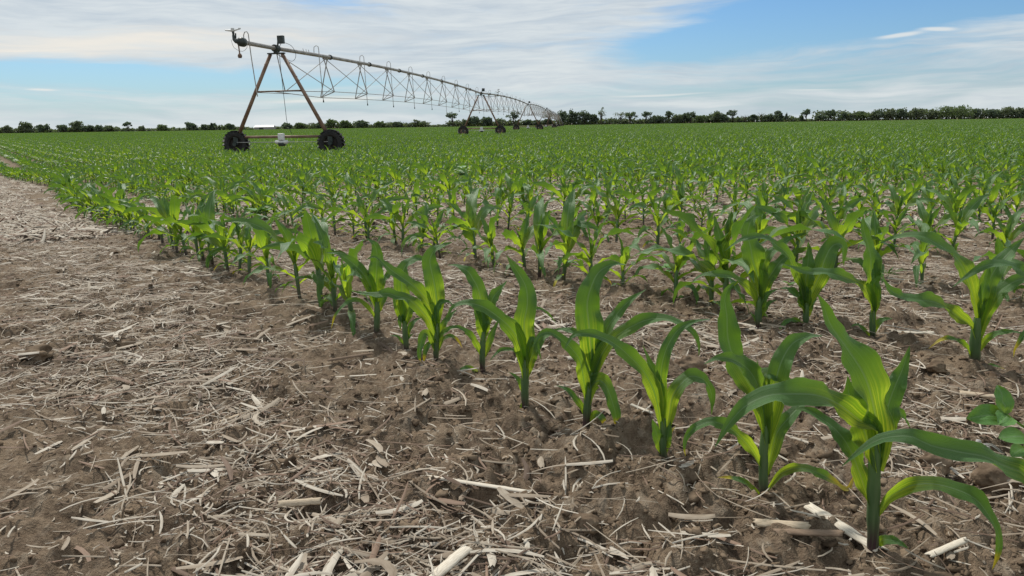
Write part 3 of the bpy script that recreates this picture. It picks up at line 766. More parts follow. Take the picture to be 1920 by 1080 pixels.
def gen_plant(seed, nlen=16, nu=7, nst=8, s=1.0, nleaf=9):
    """procedural plant: returns stalk arrays and list of leaf arrays"""
    R_ = np.random.default_rng(seed)
    plane = R_.uniform(0, math.pi)
    h0 = np.array([.016, .028, .042, .060, .078, .095, .108, .118, .125]) * R_.uniform(.9, 1.12)
    ln = np.array([.06, .12, .19, .245, .285, .295, .265, .20, .13])
    wd = np.array([.011, .017, .025, .033, .041, .047, .049, .040, .027]) * R_.uniform(.9, 1.15)
    e0 = np.array([36, 38, 44, 49, 55, 61, 69, 78, 85])
    dr = np.array([75, 120, 135, 125, 112, 88, 55, 28, 10])
    H = h0[-1] + .012
    lean = R_.normal(0, .05, 2)
    P = np.array([[lean[0] * z, lean[1] * z, z] for z in np.linspace(-.02, H, 9)])
    Rr = np.interp(np.linspace(0, 1, 9), [0, .3, .7, 1], [.0068, .0070, .0085, .004]) * R_.uniform(.85, 1.1)
    leaves = []
    for i in range(nleaf):
        if i == 0 and R_.random() < .4: continue
        phi = plane + math.pi * i + R_.normal(0, .35)
        L = ln[i] * R_.uniform(.82, 1.15); a0 = e0[i] + R_.normal(0, 5); D = dr[i] * R_.uniform(.7, 1.25)
        twist = R_.normal(0, .5); curl = R_.normal(0, .35)
        t = np.linspace(0, 1, nlen); el_ = np.radians(a0 - D * t ** R_.uniform(1.0, 1.7))
        ph = phi + curl * t
        d = np.stack([np.cos(el_) * np.cos(ph), np.cos(el_) * np.sin(ph), np.sin(el_)], -1)
        C_ = np.vstack([[0, 0, 0], np.cumsum(d[:-1] + d[1:], 0) * .5 * L / (nlen - 1)])
        C_ = C_ + np.array([lean[0] * h0[i], lean[1] * h0[i], h0[i]])
        C_[:, 2] = np.maximum(C_[:, 2], .004)
        a = np.stack([np.cos(ph), np.sin(ph), ph * 0], -1)
        sd_ = np.stack([-a[:, 1], a[:, 0], a[:, 2]], -1)
        nn = np.cross(d, sd_)
        tw = twist * t * 1.6
        S = sd_ * np.cos(tw)[:, None] + nn * np.sin(tw)[:, None]
        yl = 0
        if i <= 1 and R_.random() < .6: yl = R_.uniform(.3, 1.0)
        if i == 2 and R_.random() < .25: yl = R_.uniform(.2, .5)
        if i > 2 and R_.random() < .3: yl = R_.uniform(.05, .16)
        leaves.append(tuple([*leaf_geo(C_, S, wd[i] * (1 if nu > 3 else 1.05), nu, .10, seed * 3 + i, yl, 68 if i < 7 else 55, 20 if i < 7 else 34), yl]))
    return P, Rr, H, leaves
def merge_plant(name, seed, nlen, nu, nst, nleaf=9):
    P, Rr, H, lv = gen_plant(seed, nlen, nu, nst, nleaf=nleaf)
    if nst < 6: P = P[::4]; Rr = Rr[::4]
    V, F, uv = tube_geo(P, Rr, nst)
    Vs, Fs, Us, Ys, Mi = [V], [F], [uv], [np.clip(V[:, 2] / H, 0, 1)], [np.zeros(len(F))]; o = len(V)
    for (v, f, u, yy, _) in lv:
        Vs.append(v); Fs.append(f + o); Us.append(u); Ys.append(yy); Mi.append(np.ones(len(f))); o += len(v)
    return np.concatenate(Vs), np.concatenate(Fs), np.concatenate(Us), np.concatenate(Ys), np.concatenate(Mi)

# plant positions: the front row carries on to both sides of the traced plants, the others fill the field
spots = []          # row, x, y, hero index
A_PX = [(655, 604), (620, 588), (565, 562), (548, 558), (512, 548)]
hero_xy = [(h[0][0], h[0][1]) for h in HERO]
def add_row(k, s0, s1):
    s = s0; R_ = np.random.default_rng(100 + k)
    while s < s1:
        p = k * ROW + R_.normal(0, .012) + float(bend(k * ROW, s))
        x, y = row_xy(p, s)
        if min((x - a) ** 2 + (y - b) ** 2 for a, b in hero_xy) > (.085 if y < 3 else .05) ** 2 * 1.0:
            spots.append((k, x, y))
        s += max(.05, R_.normal(.160, .046)) + (.17 if R_.random() < .05 else 0)
def s_of(x, y): return x * DIRV[0] + y * DIRV[1]
sA = s_of(*hero_xy[8]); sA0 = s_of(*hero_xy[13])
sB = s_of(*hero_xy[12]); sB0 = s_of(*hero_xy[14])
def interp_row(k, s): return k * ROW
add_row(0, sA + .13, 31.0)
add_row(1, sB + .14, 31.0)
for k in range(2, 40): add_row(k, -4.0, 31.0 if k < 8 else 24.0)
# unseen neighbours beside and behind the viewer
add_row(1, -4.0, sB0 - .15); add_row(0, -3.0, sA0 - .2)
SP = np.array(spots); sx_, sy_, sk = SP[:, 1], SP[:, 2], SP[:, 0].astype(int)
dist = np.hypot(sx_, sy_)
sz_ = knoll(sx_, sy_)
pu, pv, pd = proj(sx_, sy_, sz_ + .02)
inview = (pd > .3) & (pu > -15) & (pu < 1935) & (pv < 1085)
order = np.argsort(np.where(inview, dist, 1e9))
N_IND = 300 - 15
ind = set(order[:N_IND].tolist())

heroes = [hero_plant(i, h) for i, h in enumerate(HERO)]
# twelve templates
temps = []
for q in range(14):
    P, Rr, H, lv = gen_plant(500 + q, 16, 7, 10)
    sm = stalk_mesh(P, Rr, H, 8)
    temps.append((sm, [(mesh_np('leaf', v, f, M_LEAF, True, u, {'yel': yy}), yl) for (v, f, u, yy, yl) in lv]))
# number the plants along each row from the right, as seen
count = {}
hero_row = {0: [0, 1, 2, 3, 4, 5, 6, 7, 8], 1: [9, 10, 11, 12]}
rowlist = {}
for i in ind: rowlist.setdefault(int(sk[i]), []).append(i)
sizew = ['small', 'middling', 'large']
R5 = np.random.default_rng(5)
proto_done = {}
def link_copy(src, loc, rz, sc, label):
    r_ = src.copy(); COL.objects.link(r_); r_.location = loc; r_.rotation_euler = (float(R5.normal(0, .07)), float(R5.normal(0, .07)), rz); r_.scale = (sc, sc, sc); r_['label'] = label
    for ch in src.children:
        c_ = ch.copy(); COL.objects.link(c_); c_.parent = r_
    return r_
for k in sorted(rowlist):
    lst = sorted(rowlist[k], key=lambda i: -pu[i])
    base = len(hero_row.get(k, []))
    for n_, i in enumerate(lst):
        sc = float(np.clip(R5.normal(.88 if k < 1 else .80, .13), .5, 1.12))
        q = int(R5.integers(0, 14)); rz = float(R5.uniform(0, 6.28))
        how = 'short corn plant' if sc < .70 else ('tall corn plant' if sc > .93 else 'corn plant')
        label = '%s, %s from the right in the %s row' % (how, ordinal(n_ + 1 + base), ordinal(k + 1))
        loc = (float(sx_[i]), float(sy_[i]), float(sz_[i]))
        if q not in proto_done:
            root = empty('corn_plant', loc, rz); root.rotation_euler = (float(R5.normal(0, .07)), float(R5.normal(0, .07)), rz); root.scale = (sc, sc, sc)
            tag(root, label, 'corn plant', GRP)
            obj('stalk', temps[q][0], root)
            for me_, yl in temps[q][1]:
                o = obj('leaf', me_, root)
                if yl >= .6: o['label'] = 'yellowing lower leaf'
            proto_done[q] = root
        else:
            link_copy(proto_done[q], loc, rz, sc, label)

# the rest of the crop: one field object that instances plants and row patches
src = bpy.data.collections.new('corn_sources')
def src_obj(name, V, F, uv, yy, mi):
    me = mesh_np(name, V, F, None, True, uv, {'yel': yy}, [M_STALK, M_LEAF], mi)
    o = bpy.data.objects.new(name, me); src.objects.link(o); return o
NP_ = 10
for q in range(NP_):
    src_obj('a%02d_plant' % q, *merge_plant('p', 700 + q, 9, 5, 6))
NPT = 5; PW = 4 * ROW; PLN = 3.36
lows = [merge_plant('l', 900 + q, 5, 3, 3, 9) for q in range(8)]
for q in range(NPT):
    R_ = np.random.default_rng(40 + q); Vs, Fs, Us, Ys, Mi = [], [], [], [], []; o = 0
    for k in range(4):
        s = R_.uniform(0, .15)
        while s < PLN:
            V, F, uv, yy, mi = lows[R_.integers(0, 8)]
            a = R_.uniform(0, 6.28); ca, sa = math.cos(a), math.sin(a); sc = R_.normal(1.03, .14)
            if R_.random() > .03:
                V2 = np.stack([V[:, 0] * ca - V[:, 1] * sa, V[:, 0] * sa + V[:, 1] * ca, V[:, 2]], -1) * sc + [(k - 1.5) * ROW + R_.normal(0, .015), s - PLN / 2, 0]
                Vs.append(V2); Fs.append(F + o); Us.append(uv); Ys.append(yy); Mi.append(mi); o += len(V)
            s += max(.07, R_.normal(.158, .035))
    src_obj('b%02d_patch' % q, np.concatenate(Vs), np.concatenate(Fs), np.concatenate(Us), np.concatenate(Ys), np.concatenate(Mi))
# cells of four rows by PLN
YMAX = 432.0
jp = np.arange(0, 160); js = np.arange(-10, 190)
JP, JS = np.meshgrid(jp, js, indexing='ij')
cp = (JP * 4 + 1.5) * ROW; cs = (JS + .5) * PLN
CX, CY = row_xy(cp, cs)
cr = np.hypot(CX, CY)
far_cell = (CY < YMAX) & (CY > 2) & (np.abs(np.degrees(np.arctan2(CX, CY))) < 52) & ((cr >= 17) & ((JP > 1) | (cs > 27)))
cellkey = set(zip(JP[far_cell].tolist(), JS[far_cell].tolist()))
pts, idx, rot, scl = [], [], [], []
for i in range(len(sx_)):
    if i in ind: continue
    if (int(sk[i]) // 4, int(math.floor(s_of(sx_[i], sy_[i]) / PLN))) in cellkey: continue
    if dist[i] < .75: continue
    pts.append((sx_[i], sy_[i], sz_[i])); idx.append(int(R5.integers(0, NP_))); rot.append(R5.uniform(0, 6.28)); scl.append(float(np.clip(R5.normal(.84 if dist[i] < 12 else .92, .14), .5, 1.2)))
FX, FY = CX[far_cell], CY[far_cell]
for x, y in zip(FX, FY):
    # follow the ground: the knoll is gentle here
    pts.append((x, y, float(knoll(x, y)))); idx.append(NP_ + int(R5.integers(0, NPT))); rot.append(HEAD + (math.pi if R5.random() < .5 else 0)); scl.append(1.0)
me = bpy.data.meshes.new('corn_field'); me.from_pydata([tuple(map(float, p)) for p in pts], [], [])
a = me.attributes.new('idx', 'INT', 'POINT'); a.data.foreach_set('value', np.array(idx, np.int32))
a = me.attributes.new('rz', 'FLOAT', 'POINT'); a.data.foreach_set('value', np.array(rot, np.float32))
a = me.attributes.new('scl', 'FLOAT', 'POINT'); a.data.foreach_set('value', np.array(scl, np.float32))
field = obj('corn_field', me)
tag(field, 'dense green young corn covering the field beyond the nearest rows', 'corn crop', kind='stuff')
ng = bpy.data.node_groups.new('corn_field', 'GeometryNodeTree')
ng.interface.new_socket('Geometry', in_out='INPUT', socket_type='NodeSocketGeometry')
ng.interface.new_socket('Geometry', in_out='OUTPUT', socket_type='NodeSocketGeometry')
gi = ng.nodes.new('NodeGroupInput'); go = ng.nodes.new('NodeGroupOutput')
ci = ng.nodes.new('GeometryNodeCollectionInfo'); ci.inputs[0].default_value = src; ci.inputs[1].default_value = True; ci.inputs[2].default_value = True
iop = ng.nodes.new('GeometryNodeInstanceOnPoints')
def na_(name, typ):
    n = ng.nodes.new('GeometryNodeInputNamedAttribute'); n.data_type = typ; n.inputs[0].default_value = name
    return n.outputs[0]
cx = ng.nodes.new('ShaderNodeCombineXYZ'); ng.links.new(na_('rz', 'FLOAT'), cx.inputs[2])
e2r = ng.nodes.new('FunctionNodeEulerToRotation'); ng.links.new(cx.outputs[0], e2r.inputs[0])
ng.links.new(gi.outputs[0], iop.inputs['Points']); ng.links.new(ci.outputs[0], iop.inputs['Instance'])
iop.inputs['Pick Instance'].default_value = True
ng.links.new(na_('idx', 'INT'), iop.inputs['Instance Index']); ng.links.new(e2r.outputs[0], iop.inputs['Rotation']); ng.links.new(na_('scl', 'FLOAT'), iop.inputs['Scale'])
ng.links.new(iop.outputs[0], go.inputs[0])
md = field.modifiers.new('crop', 'NODES'); md.node_group = ng
print('corn points', len(pts), 'rows', len(rowlist))

# ------------------------------------------------------------------ irrigation machine
TW = [(-9.66, 33.3), (-2.95, 82.9), (3.1, 132.0), (8.6, 186.0), (13.2, 243.0), (18.0, 298.0), (22.2, 350.0)]
PH = 4.42
pivot = empty('irrigation_pivot', (TW[0][0], TW[0][1], 0))
tag(pivot, 'long centre pivot irrigation machine with trussed pipe spans on wheeled towers', 'irrigation machine')
PO = Vector((TW[0][0], TW[0][1], 0))
def pv3(x, y, z): return Vector((x, y, z)) - PO
# wheel, made once: axis along local X
def tyre_mesh():
    m = MB(); R, w = .55, .29; prof = [(.30, -.10), (.36, -.135), (.46, -.145), (.50, -.125), (.515, 0), (.50, .125), (.46, .145), (.36, .135), (.30, .10)]
    n = 40
    V = [(px_, r_ * math.cos(2 * math.pi * k / n), r_ * math.sin(2 * math.pi * k / n)) for k in range(n) for (r_, px_) in prof]
    q = len(prof)
    F = [(k * q + j, k * q + j + 1, ((k + 1) % n) * q + j + 1, ((k + 1) % n) * q + j) for k in range(n) for j in range(q - 1)]
    m.raw(V, F)
    for k in range(22):
        for sgn in (-1, 1):
            a = 2 * math.pi * (k + (.5 if sgn > 0 else 0)) / 22
            Mx = Matrix.Rotation(a, 3, 'X')
            sk_ = Matrix.Rotation(sgn * .55, 3, 'Z')
            c = Mx @ Vector((sgn * .075, 0, .525))
            m.box(c * 1.0 + c.normalized() * .012, (.165, .042, .085), Mx @ sk_)
    return m
def rim_mesh():
    m = MB(); n = 28
    prof = [(.31, -.11), (.29, -.10), (.25, -.03), (.10, -.02), (.09, -.06), (.0, -.06)]
    q = len(prof)
    V = [(px_, r_ * math.cos(2 * math.pi * k / n), r_ * math.sin(2 * math.pi * k / n)) for k in range(n) for (r_, px_) in prof]
    F = [(k * q + j, k * q + j + 1, ((k + 1) % n) * q + j + 1, ((k + 1) % n) * q + j) for k in range(n) for j in range(q - 1)]
    m.raw(V, F)
    V2 = [(-x, y, z) for x, y, z in V]; m.raw(V2, [tuple(reversed(f)) for f in F])
    for k in range(8):
        a = 2 * math.pi * k / 8; m.tube([(-.075, .15 * math.cos(a), .15 * math.sin(a)), (-.055, .15 * math.cos(a), .15 * math.sin(a))], .014, 6)
    m.tube([(-.16, 0, 0), (.16, 0, 0)], .05, 10)
    return m
tyre0 = tyre_mesh().build('tyre', M_TYRE, None); COL.objects.unlink(tyre0)
rim0 = rim_mesh().build('rim', M_RIM, None); COL.objects.unlink(rim0)
rimd = rim_mesh().build('rim', M_RIMD, None); COL.objects.unlink(rimd)
beam0 = None
def wheel(x, y, axis_ang, zc=.53):
    w = empty('wheel', pv3(x, y, zc), axis_ang); w.parent = pivot
    t = tyre0.copy(); COL.objects.link(t); t.parent = w
    r_ = (rimd if y < 40 else rim0).copy(); COL.objects.link(r_); r_.parent = w
    t.rotation_euler = (random.random() * 3, 0, 0)
for ti, (tx, ty) in enumerate(TW):
    nx, ny = TW[min(ti + 1, len(TW) - 1)]; qx, qy = TW[max(ti - 1, 0)]
    d = Vector((nx - qx, ny - qy, 0)).normalized()          # along the span
    if ti == 0: g = Vector((4.3, -1.13, 0)).normalized()
    else: g = Vector((d.y, -d.x, 0))                         # travel direction, across the span
    T = Vector((tx, ty, 0)); last = ti == len(TW) - 1
    axis_ang = math.atan2(d.y, d.x)
    if last:
        for sg, sh in ((-1, -1), (1, -1), (-1, 1), (1, 1)):
            m = MB(); m.tube([T + g * sg * 1.9 + d * sh * 1.9 - PO, T + g * sg * .25 + d * sh * .25 + Vector((0, 0, 4.3)) - PO], .07, 8)
            m.build('leg', M_STEEL, pivot, True)
        m = MB(); m.tube([T - PO, T + Vector((0, 0, 4.6)) - PO], .13, 10); m.build('riser_pipe', M_STEEL, pivot, True)
        continue
    hw = 2.26 if ti == 0 else 2.0
    for sg in (-1, 1):
        W_ = T + g * sg * hw
        wheel(W_.x, W_.y, axis_ang)
        foot = T + g * sg * (hw - .12) + Vector((0, 0, .86)); top = T + g * sg * .27 + Vector((0, 0, PH - .22))
        m = MB(); m.tube([foot - PO, foot.lerp(top, .5) - PO, top - PO], [.085, .075, .072], 12)
        if ti == 0:
            for f_ in (.25, .5, .72, .88):
                c = foot.lerp(top, f_) + g * sg * .07; m.box(c - PO, (.05, .05, .04))
        m.build('leg', M_RUST, pivot, True)
        m = MB(); m.box(T + g * sg * (hw - .02) + Vector((0, 0, .66)) + d * .0 - PO, (.2, .2, .34)); m.tube([W_ + Vector((0, 0, .53)) - PO - d * .2, W_ + Vector((0, 0, .53)) - PO + d * .24], .09, 10)
        m.build('wheel_gearbox', M_DARK, pivot)
    m = MB(); m.tube([T - g * (hw - .1) + Vector((0, 0, .82)) - PO, T + g * (hw - .1) + Vector((0, 0, .82)) - PO], .058, 10); m.build('base_beam', M_RUST, pivot, True)
    m = MB(); m.tube([T - g * (hw - .1) + Vector((0, 0, .60)) - d * .12 - PO, T + g * (hw - .1) + Vector((0, 0, .60)) - d * .12 - PO], .016, 6); m.build('drive_shaft', M_GREY, pivot, True)
    m = MB(); m.tube([T - g * .28 + Vector((0, 0, .60)) - d * .12 - PO, T + g * .28 + Vector((0, 0, .60)) - d * .12 - PO], .075, 12); m.build('motor', M_WHITE, pivot, True)
    m = MB(); m.tube([T - g * .13 + Vector((0, 0, .52)) - d * .12 - PO, T + g * .13 + Vector((0, 0, .52)) - d * .12 - PO], .09, 12); m.build('gearbox', M_DARK, pivot, True)
    Mg = Matrix(((g.x, d.x, 0), (g.y, d.y, 0), (0, 0, 1)))
    m = MB(); m.box(T + Vector((0, 0, .82)) - d * .12 - PO, (.27, .17, .28), Mg); m.build('motor_cover', M_WHITE, pivot, bevel=.02)
    # head plate, cross bar, hanging braces
    m = MB(); m.box(T + Vector((0, 0, PH - .20)) - PO, (.78, .16, .05), Mg); m.tube([T + Vector((0, 0, PH)) - d * .16 - PO, T + Vector((0, 0, PH)) + d * .16 - PO], .15, 14)
    m.box(T + Vector((0, 0, PH - .13)) - PO, (.16, .2, .14), Mg); m.build('tower_head', M_DARK, pivot)
    zc = 2.70
    def legx(z): return .27 + (hw - .12 - .27) * (1 - (z - .86) / (PH - .22 - .86))
    m = MB(); m.tube([T - g * legx(zc) + Vector((0, 0, zc)) - PO, T + g * legx(zc) + Vector((0, 0, zc)) - PO], .032, 8); m.build('cross_bar', M_RUST, pivot, True)
    m = MB(); m.tube([T + g * .02 + Vector((0, 0, PH - .2)) - PO, T + g * .28 + Vector((0, 0, zc)) - PO], .022, 6)
    m.tube([T - g * legx(zc) + Vector((0, 0, zc - .03)) - PO, T + g * .28 + d * .5 + Vector((0, 0, zc - .1)) - PO], .014, 6); m.build('brace', M_STEEL, pivot, True)
    # switch box on its post, cable down to the motor
    B = T + g * .26 + Vector((0, 0, PH + .34))
    m = MB(); m.box(B - PO, (.27, .18, .31), Mg); m.tube([T + g * .08 + Vector((0, 0, PH)) - PO, T + g * .15 + Vector((0, 0, PH + .5)) - PO], .035, 8); m.build('switch_box', M_DARK, pivot)
    if ti < 2:
        m = MB()
        pts_ = [B + Vector((0, 0, -.15)), T + g * .22 + Vector((0, 0, PH - .1)) - d * .15, T + g * .24 + Vector((0, 0, 3.2)) - d * .15, T + g * .3 + Vector((0, 0, 2.0)) - d * .15, T + g * .34 + Vector((0, 0, 1.4)) - d * .15, T + g * .5 + Vector((0, 0, .95)) - d * .12]
        m.tube([Vector(p) - PO for p in catmull([tuple(p) for p in pts_], 24)], .011, 5)
        pts_ = [B + g * .1 + Vector((0, 0, -.1)), B + g * .35 + d * .3 + Vector((0, 0, -.25)), B + g * .42 + d * .5 + Vector((0, 0, -.6)), B + g * .3 + d * .3 + Vector((0, 0, -.85)), T + g * .2 + Vector((0, 0, PH - .3))]
        m.tube([Vector(p) - PO for p in catmull([tuple(p) for p in pts_], 18)], .010, 5)
        m.build('cable', M_DARK, pivot, True)

def span(A, Bp, nn, first, ti):
    A = Vector((A[0], A[1], 0)); Bq = Vector((Bp[0], Bp[1], 0)); d = (Bq - A).normalized(); g = Vector((d.y, -d.x, 0)); L = (Bq - A).length
    arch = .32
    def pz(s): return PH + arch * 4 * s * (1 - s)
    def bz(s): return 2.62 + arch * 4 * s * (1 - s) * 1.0
    m = MB(); m.tube([A + d * (s * L) + Vector((0, 0, pz(s))) - PO for s in np.linspace(0, 1, 25)], .083, 12); pipe = m.build('span_pipe', M_STEEL, pivot, True)
    for k in range(1, 8):
        s = k / 8; m = MB(); m.tube([A + d * (s * L - .05) + Vector((0, 0, pz(s))) - PO, A + d * (s * L + .05) + Vector((0, 0, pz(s))) - PO], .125, 12)
        o = m.build('pipe_flange', M_DARK, pipe)
    ss_ = [.112 + .1035 * k for k in range(nn)]
    far_ = ti >= 2
    rr = .017 if not far_ else .024
    ra = .026 if not far_ else .032
    hw = .36
    # lower truss rods
    for sg in (-1, 1):
        P = [A + g * sg * .35 + Vector((0, 0, 2.7)) + d * .05] + [A + d * (s * L) + g * sg * hw + Vector((0, 0, bz(s) + sg * .13)) for s in ss_] + [Bq + g * sg * .35 + Vector((0, 0, 2.7)) - d * .05]
        m = MB(); m.tube([p - PO for p in P], rr, 6); m.build('truss_rod', M_STEEL, pivot, True)
    for s in ss_:
        top = A + d * (s * L) + Vector((0, 0, pz(s) - .12)); b1 = A + d * (s * L) + g * hw + Vector((0, 0, bz(s) + .13)); b2 = A + d * (s * L) - g * hw + Vector((0, 0, bz(s) - .13))
        m = MB(); m.tube([b1 - PO, top - d * .22 - PO], ra, 6); m.tube([top + d * .22 - PO, b2 - PO], ra, 6); m.tube([b1 - PO, b2 - PO], ra * .9, 6); m.tube([top - d * .3 - PO, top + d * .3 - PO], .04, 6)
        m.build('truss_frame', M_STEEL, pivot, False)
    tops = [A + Vector((0, 0, PH - .2))] + [A + d * (s * L) + Vector((0, 0, pz(s) - .12)) for s in ss_] + [Bq + Vector((0, 0, PH - .2))]
    for k in range(len(tops) - 1):
        m = MB()
        for sg in (-1, 1):
            lo = lambda i: A + d * (ss_[i] * L) + g * sg * hw + Vector((0, 0, bz(ss_[i]) + sg * .13))
            if k < nn and sg > 0: m.tube([tops[k] - PO, lo(k) - PO], rr, 5)
            if k > 0 and sg < 0: m.tube([lo(k - 1) - PO, tops[k + 1] - PO], rr, 5)
            if k == 0 and sg < 0: m.tube([A + g * .28 + Vector((0, 0, 2.68)) - PO, tops[1] - PO], rr, 5)
        m.build('truss_diagonal', M_STEEL, pivot, True)
    # drop hoses on goosenecks
    nd = nn if not far_ else nn
    for k in range(nd):
        s = ss_[k] - (.026 if k == 0 and first else -.004)
        c = A + d * (s * L) + Vector((0, 0, pz(s)))
        sw = d * .12
        zb = 2.42 if not (ti == 0 and k == 5) else 2.0
        pts_ = [c - g * .04 + Vector((0, 0, .05)), c - g * .04 + Vector((0, 0, .30)), c + g * .02 + Vector((0, 0, .40)), c + g * .13 + Vector((0, 0, .40)), c + g * .19 + Vector((0, 0, .28)), c + g * .20 + Vector((0, 0, -.3)), Vector((c.x, c.y, zb + .12)) + g * .26, Vector((c.x, c.y, zb)) + g * .27]
        m = MB(); m.tube([Vector(p) - PO for p in catmull([tuple(p) for p in pts_], 22)], .017 if not far_ else .02, 6)
        o = m.build('drop_hose', M_GREY, pivot, True)
        if not far_:
            m = MB(); e = Vector((c.x, c.y, zb)) + g * .27; m.tube([e - PO + Vector((0, 0, .02)), e - PO - Vector((0, 0, .08))], [.028, .035], 8); m.build('sprinkler', M_DARK, o)
for ti in range(len(TW) - 1): span(TW[ti], TW[ti + 1], 9, ti == 0, ti)
# end section: overhanging pipe with end gun
A = Vector((TW[0][0], TW[0][1], 0)); d = (Vector((TW[1][0], TW[1][1], 0)) - A).normalized(); g = Vector((d.y, -d.x, 0))
E_ = A - d * 3.05
m = MB(); m.tube([A + Vector((0, 0, PH)) - PO, A - d * 1.6 + Vector((0, 0, PH - .02)) - PO, E_ + Vector((0, 0, PH - .04)) - PO], .083, 12); m.build('end_pipe', M_STEEL, pivot, True)
gun = MB(); e = E_ + Vector((0, 0, PH - .04)) - PO
gun.tube([e + d * .22, e + d * .18, e - d * .05, e - d * .16], [.09, .17, .17, .09], 14)
gun.tube([e - d * .1, e - g * .15 - d * .1 + Vector((0, 0, .02)), e - g * .27 + Vector((0, 0, .10)), e - g * .29 + Vector((0, 0, .26))], [.09, .085, .07, .05], 10)
gun.tube([e - g * .29 + Vector((0, 0, .26)), e - g * .29 + Vector((0, 0, .38))], [.035, .05], 10)
gun.tube([e - g * .20 + Vector((0, 0, .1)), e - g * .20 + Vector((0, 0, .32))], [.02, .03], 8)
gun.build('end_gun_body', M_DARK, pivot, True)
gun = MB(); c = e - g * .30 + Vector((0, 0, .42))
gun.tube([c - g * .30 + Vector((0, 0, .02)), c - g * .1, c + g * .05], [.022, .035, .055], 8); gun.tube([c + g * .02, c + g * .28 + Vector((0, 0, .05))], [.035, .022], 8)
gun.box(c + Vector((0, 0, .04)), (.10, .10, .09)); gun.box(c + g * .27 + Vector((0, 0, .06)), (.09, .03, .05))
gun.build('end_gun_nozzle', M_WHITE, pivot)
gun = MB(); gun.tube([e - g * .12 - Vector((0, 0, .1)), e - g * .10 - Vector((0, 0, .45))], .026, 8); gun.tube([e - g * .10 - Vector((0, 0, .42)), e - g * .10 - Vector((0, 0, .50)), e - g * .10 - Vector((0, 0, .58))], [.05, .085, .06], 10)
gun.build('drain_valve', M_RUST, pivot, True)
m = MB(); m.tube([Vector(p) for p in catmull([tuple(e - g * .4 + Vector((0, 0, .1))), tuple(e - g * .3 - Vector((0, 0, .2))), tuple(e - Vector((0, 0, .34))), tuple(e + g * .2 - Vector((0, 0, .22))), tuple(e + g * .24)], 16)], .008, 5); m.build('cable', M_GREY, pivot, True)
c = A - d * 2.6 + Vector((0, 0, PH - .03))
pts_ = [c - g * .10 + Vector((0, 0, .05)), c - g * .10 + Vector((0, 0, .30)), c - g * .02 + Vector((0, 0, .42)), c + g * .08 + Vector((0, 0, .36)), c + g * .10 + Vector((0, 0, .1)), c + g * .14 + Vector((0, 0, -.6)), c + g * .26 + Vector((0, 0, -2.0))]
m = MB(); m.tube([Vector(p) - PO for p in catmull([tuple(p) for p in pts_], 26)], .019, 7); o = m.build('drop_hose', M_GREY, pivot, True)
# little nozzles standing on the pipe near the first tower
for s in (3.0, 3.35, 3.65, 4.3):
    c = A + d * s + Vector((0, 0, PH + .05)); m = MB(); m.tube([c - PO, c - g * .05 + Vector((0, 0, .22)) - PO], .014, 6); m.build('pipe_stub', M_STEEL, pivot, True)
# mast with a small vane on the second span
c = Vector((TW[1][0], TW[1][1], 0)) + (Vector((TW[2][0], TW[2][1], 0)) - Vector((TW[1][0], TW[1][1], 0))) * .27 + Vector((0, 0, PH + .1))
m = MB(); m.tube([c - PO, c + Vector((0, 0, .9)) - PO], .03, 6); m.tube([c + Vector((-.22, 0, .45)) - PO, c + Vector((.22, 0, .62)) - PO], .045, 6); m.tube([c + Vector((-.15, 0, .75)) - PO, c + Vector((.18, 0, .85)) - PO], .03, 6); m.tube([c + Vector((-1.6, 0, .0)) - PO, c + Vector((0, 0, .05)) - PO], .03, 6)
m.build('vane_mast', M_GREY, pivot)

# ------------------------------------------------------------------ treeline
def hor(px): return 247.5 - .01466 * px
DT = 438.0
def far_x(px, D=DT):
    dx = (px - 960) / FPX; return dx * D / math.cos(pitch) * .9775 / 1.0
def far_pt(px, D):
    # bearing of a picture column at the horizon
    v = fwd + RT * (px - 960) / FPX + UP * (540 - hor(px)) / FPX
    return v[0] / v[1] * D, D
def crown_quads(R_, n, c, rx, ry, rz_, size, hollow=.55, gaps=0.0, flat=0.0):
    """leaf clumps through a lumpy ellipsoid volume"""
    k = max(3, int(n / 26)); cc = []
    for _ in range(k):
        a = R_.uniform(0, 6.28); e = R_.uniform(-.7, 1.2) ; q = R_.uniform(.25, .85)
        cc.append([c[0] + rx * q * math.cos(a) * math.cos(e), c[1] + ry * q * math.sin(a) * math.cos(e), c[2] + rz_ * q * math.sin(e), R_.uniform(.22, .45)])
    cc = np.array(cc); V = []
    ids = R_.integers(0, k, n)
    dirs = R_.normal(size=(n, 3)); dirs /= np.linalg.norm(dirs, axis=1)[:, None]
    rad_ = (R_.random(n) ** .5)
    P = cc[ids, :3] + dirs * rad_[:, None] * cc[ids, 3:4] * np.array([rx, ry, rz_])
    T1 = R_.normal(size=(n, 3)); T1 /= np.linalg.norm(T1, axis=1)[:, None]
    T2 = np.cross(T1, R_.normal(size=(n, 3))); T2 /= np.linalg.norm(T2, axis=1)[:, None]
    s = size * R_.uniform(.6, 1.3, n)[:, None]
    V = np.stack([P - T1 * s - T2 * s * .6, P + T1 * s * .9 - T2 * s * .7, P + T1 * s + T2 * s * .6, P - T1 * s * .8 + T2 * s * .7], 1).reshape(-1, 3)
    return V, np.arange(4 * n).reshape(-1, 4), cc
